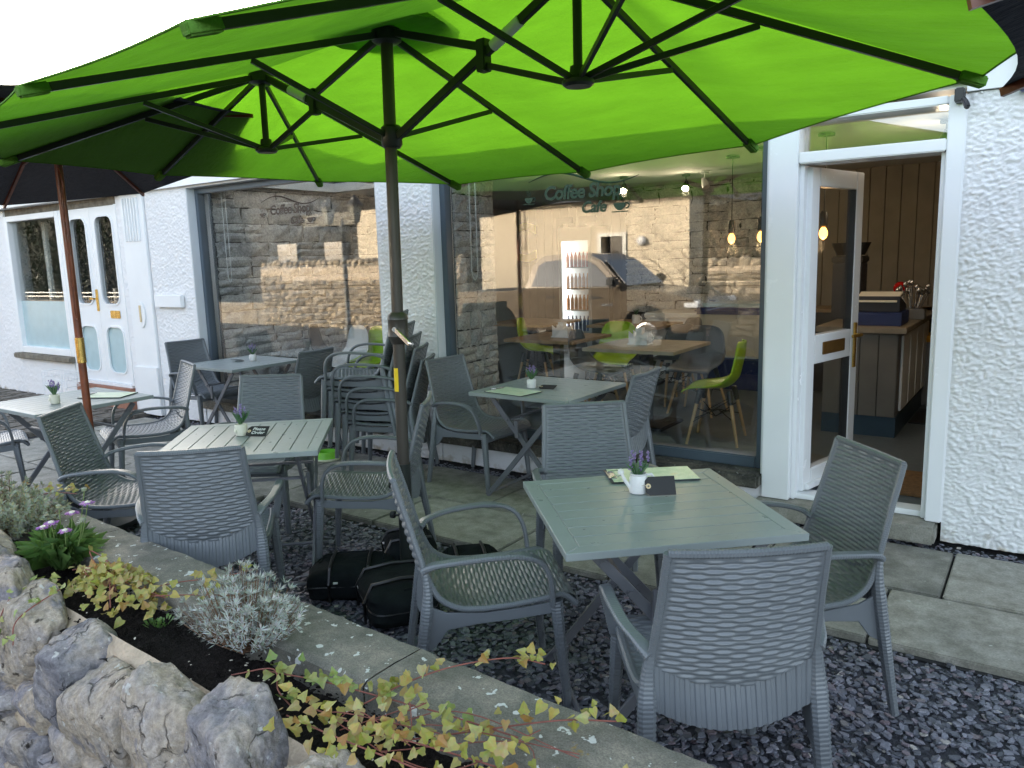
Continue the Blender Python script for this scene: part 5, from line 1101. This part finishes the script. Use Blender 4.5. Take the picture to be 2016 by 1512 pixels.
bush('lavender_bush', 'sage green lavender bush at the left edge of the planter', pw_(-1.95, .26, .43), .42, .2, .27, 170, 'sage_leaf', rd, .024, .003, low=.45)
vi = thing('ivy_plant', 'yellow ivy sprigs behind the sage green bush at left', 'ivy')
vine(vi, [pw_(-2.2, .1, .52), pw_(-1.95, .05, .58), pw_(-1.75, .02, .60)], 22, rd, IVY, .03)
sc = thing('scabious_plant', 'green scabious plant with lilac pincushion flowers', 'plant', pw_(-1.30, .28, .44)); b = MB()
for i in range(230):
    a = rd.uniform(0, 6.28); r_ = rd.uniform(.05, .24); e = Vector((r_ * math.cos(a), r_ * .75 * math.sin(a), rd.uniform(.02, .17) * (1.15 - r_ * 2.5) + .03)); leaf_blade(b, (rd.uniform(-.07, .07), rd.uniform(-.05, .05), .0), e, rd.uniform(.006, .012), .05)
tag(b.build('foliage', 'scabious_leaf', sc), kind='stuff')
def scab(x, y, z, s_, mat, n):
    st = MB().tube(catmull([(x * .3, y * .3, .02), (x * .7, y * .7, z * .5), (x, y, z)], 5).tolist(), .002, 5).build('flower_stem', 'stem_green', sc)
    if mat == 'petal':
        b = MB()
        for i in range(n):
            a = rd.uniform(0, 6.28); r_ = s_ * rd.uniform(.7, 1.05); b.add([(x, y, z), (x + r_ * .6 * math.cos(a - .2), y + r_ * .6 * math.sin(a - .2), z + .008), (x + r_ * math.cos(a), y + r_ * math.sin(a), z + rd.uniform(-.002, .008)), (x + r_ * .6 * math.cos(a + .2), y + r_ * .6 * math.sin(a + .2), z + .007)], [(0, 1, 2, 3)])
        tag(b.build('petals', 'petal', sc), kind='stuff')
    MB().lathe([(0, -.006), (s_ * .36, 0), (s_ * .33, .010), (0, .015)], (x, y, z), 12).build('flower_head', 'ceramic_cream' if mat == 'petal' else 'sage_leaf', sc, smooth=True)
for x, y, z, m in ((-.13, -.02, .13, 'petal'), (-.03, -.03, .17, 'petal'), (.06, -.02, .15, 'petal'), (.10, .06, .25, 'petal'), (-.02, .05, .19, 'petal'), (.0, .1, .28, 'b'), (-.06, .02, .22, 'b'), (.13, .02, .2, 'b')): scab(x + .08, y - .02, z + .03, .033, m, 60)
sp = thing('clover_seedling', 'tiny bright green seedling in the dark soil', 'plant', pw_(-.42, .33, .44)); b = MB()
for i in range(40): a = rd.uniform(0, 6.28); r_ = rd.uniform(.005, .04); leaf_blade(b, (r_ * math.cos(a), r_ * math.sin(a), .005), (r_ * 1.4 * math.cos(a), r_ * 1.4 * math.sin(a), .02), .006, .004)
tag(b.build('foliage', 'scabious_leaf', sp), kind='stuff')

# ------------------------------------------------------------ across the road (seen mirrored in the shop glass)
RZ0 = -.16
tk = thing('pickup_truck', 'bronze double cab pickup truck parked across the road', 'pickup truck', (-7.45, -3.6, RZ0))
def arch(cx, r, z0, a0=180, a1=0, n=10): return [(cx + r * math.cos(R(a0 + (a1 - a0) * k / n)), z0 + r * math.sin(R(a0 + (a1 - a0) * k / n))) for k in range(n + 1)]
side = [(-2.65, .55), (-2.2, .48)] + arch(-1.62, .46, .45) + [(-.9, .42), (1.0, .42)] + arch(1.62, .46, .45) + [(2.35, .45), (2.62, .52), (2.66, .85), (2.5, 1.02), (1.95, 1.14), (1.1, 1.22), (-1.02, 1.2), (-1.05, 1.16), (-2.66, 1.14)]
MB().prism(side, 'y', -.92, .92).build('body', 'truck_paint', tk, bevel=.05)
cabp = [(-1.0, 1.19), (-.86, 1.66), (-.66, 1.82), (-.2, 1.86), (.35, 1.83), (.62, 1.72), (1.2, 1.2)]
cb = MB(); n = len(cabp); cb.add([(x, -.88 + .17 * (z - 1.19) / .66, z) for x, z in cabp] + [(x, .88 - .17 * (z - 1.19) / .66, z) for x, z in cabp], [tuple(range(n)), tuple(range(2 * n - 1, n - 1, -1))] + [(i, n + i, n + (i + 1) % n, (i + 1) % n) for i in range(n)])
cab = cb.build('cab', 'truck_paint', tk, bevel=.03)
for sg in (-1, 1):
    for poly in ([(-.82, 1.25), (-.70, 1.64), (-.58, 1.72), (-.12, 1.75), (-.12, 1.24)], [(-.05, 1.24), (-.05, 1.75), (.32, 1.73), (.52, 1.64), (.98, 1.25)]):
        q = [(x, sg * (.895 - .17 * (z - 1.19) / .66), z) for x, z in poly]; q2 = [(x, y - sg * .02, z) for x, y, z in q]; m_ = len(q)
        MB().add(q + q2, [tuple(range(m_)), tuple(range(2 * m_ - 1, m_ - 1, -1))] + [(i, (i + 1) % m_, m_ + (i + 1) % m_, m_ + i) for i in range(m_)]).build('side_window', 'dark_pane', tk)
    for x in (-.35, .6): MB().box(x - .11, x + .11, sg * .915 if sg > 0 else -.945, .945 if sg > 0 else -.915, 1.03, 1.07).build('door_handle', 'truck_trim', tk, bevel=.01)
    MB().box(.92, 1.10, .93 if sg > 0 else -1.14, 1.14 if sg > 0 else -.93, 1.24, 1.42).build('wing_mirror', 'truck_trim', tk, bevel=.04)
    MB().box(2.3, 2.6, .6 if sg > 0 else -.945, .945 if sg > 0 else -.6, .86, 1.0).build('headlight', 'headlamp', tk, bevel=.03)
    for x in (-.08, 1.02, -1.0): MB().box(x - .004, x + .004, .915 if sg > 0 else -.923, .923 if sg > 0 else -.915, .5, 1.2).build('door_gap', 'truck_trim', tk)
    for x in (-1.62, 1.62):
        wl = MB().lathe([(.0, -.11), (.24, -.11), (.37, -.10), (.39, -.05), (.39, .05), (.37, .10), (.24, .11), (0, .11)], (x, sg * .82, .385), 24, 'y').build('wheel', 'tyre', tk, smooth=True); MB().lathe([(0, -.118), (.2, -.125), (.235, -.115), (.235, .115), (.2, .125), (0, .118)], (x, sg * .82, .385), 16, 'y').build('rim', 'rim', wl)
ws = [(.66, -.62, 1.71), (.66, .62, 1.71), (1.17, .78, 1.245), (1.17, -.78, 1.245)]; MB().add(ws + [(x + .012, y, z + .012) for x, y, z in ws], [(0, 1, 2, 3), (7, 6, 5, 4), (0, 4, 5, 1), (1, 5, 6, 2), (2, 6, 7, 3), (3, 7, 4, 0)]).build('windscreen', 'dark_pane', tk)
MB().box(-2.55, -1.15, -.8, .8, 1.10, 1.155).build('load_bed', 'truck_trim', tk)
for i in range(4): MB().box(.74 + i * .06, .785 + i * .06, .921, .929, .90, .94).build('badge', 'steel', tk)
# cream house with a small window, and slate roof
oh = thing('cream_house', 'sunlit cream roughcast house across the road behind the truck', 'house', (0, 0, RZ0))
panel_with_holes(-14.2, -7.6, 0, 3.3, [[(-10.1, 1.35), (-9.45, 1.35), (-9.45, 2.3), (-10.1, 2.3)]], -9.0, -9.3, 'wall', 'roughcast_cream', oh)
MB().box(-14.2, -13.9, -15, -9.31, 0, 3.3).build('wall', 'roughcast_cream', oh); MB().box(-7.9, -7.6, -15, -9.31, 0, 3.3).build('wall', 'roughcast_cream', oh)
wf = MB().box(-10.2, -10.1, -9.02, -8.96, 1.25, 2.4).box(-9.45, -9.35, -9.02, -8.96, 1.25, 2.4).box(-10.1, -9.45, -9.02, -8.96, 2.3, 2.4).box(-10.1, -9.45, -9.02, -8.94, 1.25, 1.35).build('window_frame', 'cream_sign', oh); MB().box(-10.1, -9.45, -9.25, -9.24, 1.35, 2.3).build('pane', 'dark_pane', wf)
MB().lathe([(0, 0), (.13, 0), (.13, .06), (.09, .10), (0, .11)], (-8.9, -8.98, 2.15), 14, 'y').build('wall_lamp', 'ceramic', oh)
MB().add([(-14.4, -8.7, 3.25), (-7.4, -8.7, 3.25), (-7.4, -12.2, 5.2), (-14.4, -12.2, 5.2), (-7.4, -15.6, 3.25), (-14.4, -15.6, 3.25)], [(0, 1, 2, 3), (3, 2, 4, 5), (0, 3, 5), (1, 4, 2)]).build('roof', 'roof_slate', oh)
# stone house further left
shs = thing('stone_house', 'grey brown stone house across the road at the far left', 'house', (0, 0, RZ0))
MB().box(-27, -15.0, -14, -8.2, 0, 4.6).build('wall', 'shaded_stone', shs); MB().box(-18.1, -17.2, -8.19, -7.75, 0, 3.4).build('porch_pier', 'roughcast_cream', shs); MB().box(-20.6, -18.1, -8.19, -7.7, 3.0, 3.4).build('porch_beam', 'sandstone_sill', shs)
for x in (-22.4, -20.0): MB().box(x, x + 1.0, -8.19, -8.05, 1.2, 2.5).build('window', 'dark_pane', shs)
MB().add([(-27.3, -7.6, 4.5), (-14.7, -7.6, 4.5), (-14.7, -11.2, 6.6), (-27.3, -11.2, 6.6), (-14.7, -14.6, 4.5), (-27.3, -14.6, 4.5)], [(0, 1, 2, 3), (3, 2, 4, 5), (0, 3, 5), (1, 4, 2)]).build('roof', 'roof_slate', shs)
FAR = []
for me in CLAD:
    m2 = me.copy(); m2.materials.clear(); m2.materials.append(MAT['rubble_far']); FAR.append(m2)
def boundary(name, x0, x1, y, h, label, lim):
    t = thing(name, label, 'wall', (x0, y, RZ0)); MB().box(0, x1 - x0, -.35, -.06, 0, h).build('core', 'mortar', t)
    clad(t, (0, -.03, 0), 0, x1 - x0, .0, h - .02, .1, .2, .22, .5, .14, 'stone', [m for m in FAR], lim)
    for o in t.children:
        if o.name.startswith('stone'): o.rotation_euler = (0, 0, R(180))
    x = 0; me = rock(.3, .3, .3, 77, 2); me.materials.append(MAT['rubble_far'])
    while x < x1 - x0: piece(me, 'cope_stone', t, (x + .12, -.18, h + .06), (0, random.uniform(-.3, .3), random.uniform(0, 6)), (.8, 1, random.uniform(.7, 1.1))); x += .24
boundary('boundary_wall', -19.5, -11.9, -5.0, 1.72, 'sunlit rubble boundary wall across the road at left', 235)
boundary('boundary_wall', -6.2, -2.2, -6.4, 1.5, 'short rubble boundary wall behind the truck bonnet', 120)
# street lamp
sl_ = thing('street_lamp', 'black iron twin lantern street lamp across the road', 'street lamp', (-13.9, -3.2, RZ0))
MB().lathe([(0, 0), (.12, 0), (.12, .25), (.06, .35), (.05, 2.6), (.07, 2.65), (.05, 2.7), (0, 2.9)], n=14).build('post', 'lamp_iron', sl_, smooth=True)
for x, y in ((-.45, 0), (.45, 0)):
    MB().tube(catmull([(0, 0, 2.6), (x * .4, 0, 2.5), (x * .8, 0, 2.55), (x, 0, 2.7)], 5).tolist(), .018, 6).build('bracket', 'lamp_iron', sl_); MB().lathe([(.06, 2.72), (.09, 2.74), (.17, 3.1)], (x, y, 0), 6).build('lantern', 'lantern_glass', sl_); MB().lathe([(.2, 3.1), (.2, 3.13), (.1, 3.25), (.08, 3.3), (.02, 3.36), (0, 3.42)], (x, y, 0), 6).build('lantern_cap', 'lamp_iron', sl_)
# bare shrub
bs = thing('bare_shrub', 'leafless winter shrub against the cream house', 'shrub', (-6.6, -7.6, RZ0)); b = MB()
def branch(p, d, ln, r_, dep):
    P = [p]; q = Vector(p); dd = Vector(d)
    for i in range(4): dd = (dd + Vector((rd.gauss(0, .16), rd.gauss(0, .16), rd.gauss(.02, .1)))).normalized(); q = q + dd * ln / 4; P.append(q.copy())
    b.tube([tuple(x) for x in P], [r_ * (1 - .5 * i / 4) for i in range(5)], 4)
    if dep:
        for i in range(3): k = rd.randrange(2, 5); branch(P[k], (dd + Vector((rd.gauss(0, .55), rd.gauss(0, .4), rd.gauss(.1, .4)))).normalized(), ln * .62, r_ * .55, dep - 1)
for i in range(9): branch(Vector((rd.uniform(-.25, .25), rd.uniform(-.2, .2), 0)), Vector((rd.gauss(0, .5), rd.gauss(0, .2), 1)).normalized(), 1.5, .02, 3)
b.build('branches', 'twig', bs)
bush('round_shrub', 'small yellow green shrub beside the cream house', (-9.0, -8.4, RZ0), .4, .3, 1.1, 90, 'shrub_leaf', rd, .09, .02)
hg = thing('evergreen_hedge', 'added dark hedge behind the rubble wall, darkening the glass reflection', 'hedge', (-2.4, -10.2, RZ0))  # added hedge, in place of a shaded building, keeps the reflection dark
MB().grid(lambda u, v: (-5.0 + 10 * u, .5 * math.sin(v * math.pi) + .12 * mn.noise((u * 30, v * 6, 1)), 3.0 * (1 - abs(2 * v - 1) ** 3) if False else 3.0 * min(1, 2.2 * v) - .15 * mn.noise((u * 25, v * 5, 4))), 60, 12).build('dark_core', 'hedge_core', hg)  # near-black sheet filling the hedge behind the leaves
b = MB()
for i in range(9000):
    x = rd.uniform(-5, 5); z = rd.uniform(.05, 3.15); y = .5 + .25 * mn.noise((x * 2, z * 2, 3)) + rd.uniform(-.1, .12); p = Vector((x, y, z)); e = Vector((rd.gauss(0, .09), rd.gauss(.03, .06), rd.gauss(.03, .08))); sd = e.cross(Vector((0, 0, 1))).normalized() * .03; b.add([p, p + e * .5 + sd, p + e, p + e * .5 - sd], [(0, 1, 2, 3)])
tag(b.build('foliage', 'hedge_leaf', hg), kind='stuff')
# rough stones on the front of the stone house
FD = []
for me in CLAD:
    m2 = me.copy(); m2.materials.clear(); m2.materials.append(MAT['shaded_stone']); FD.append(m2)
n0 = set(shs.children); clad(shs, (-22.8, -8.17, 0), 0, 7.6, .9, 4.5, .2, .36, .4, .9, .08, 'stone', FD, 240)
for o in set(shs.children) - n0: o.rotation_euler = (0, 0, R(180))
# railing and hedge further along the road, mirrored in the left shop
rl = thing('metal_railing', 'cream painted metal railing along the road at far left', 'railing', (-37, -2.6, RZ0)); me = None
for z in (.25, 1.0, 1.12): MB().tube([(0, 0, z), (16, 0, z)], .022, 6).build('rail', 'cream_sign', rl)
for i in range(107):
    if me is None: o = MB().tube([(0, 0, .25), (0, 0, 1.0)], .012, 5).build('baluster', 'cream_sign', rl); me = o.data
    else: piece(me, 'baluster', rl, (i * .15, 0, 0))
for i in range(9): MB().tube([(i * 2, 0, 0), (i * 2, 0, 1.25)], .03, 6).build('post', 'cream_sign', rl)
h2 = copy_tree(hg); h2.location = (-33, -7.5, RZ0); h2.scale = (1.5, 1.5, 1.5); h2['label'] = 'tall dark evergreen hedge behind the cream railing at far left'
MB().box(-40, -19.6, -5.6, -5.3, RZ0, .5).build('verge_wall', 'rubble_far'); tag(bpy.data.objects['verge_wall'], 'low stone verge wall behind the cream railing', 'wall')
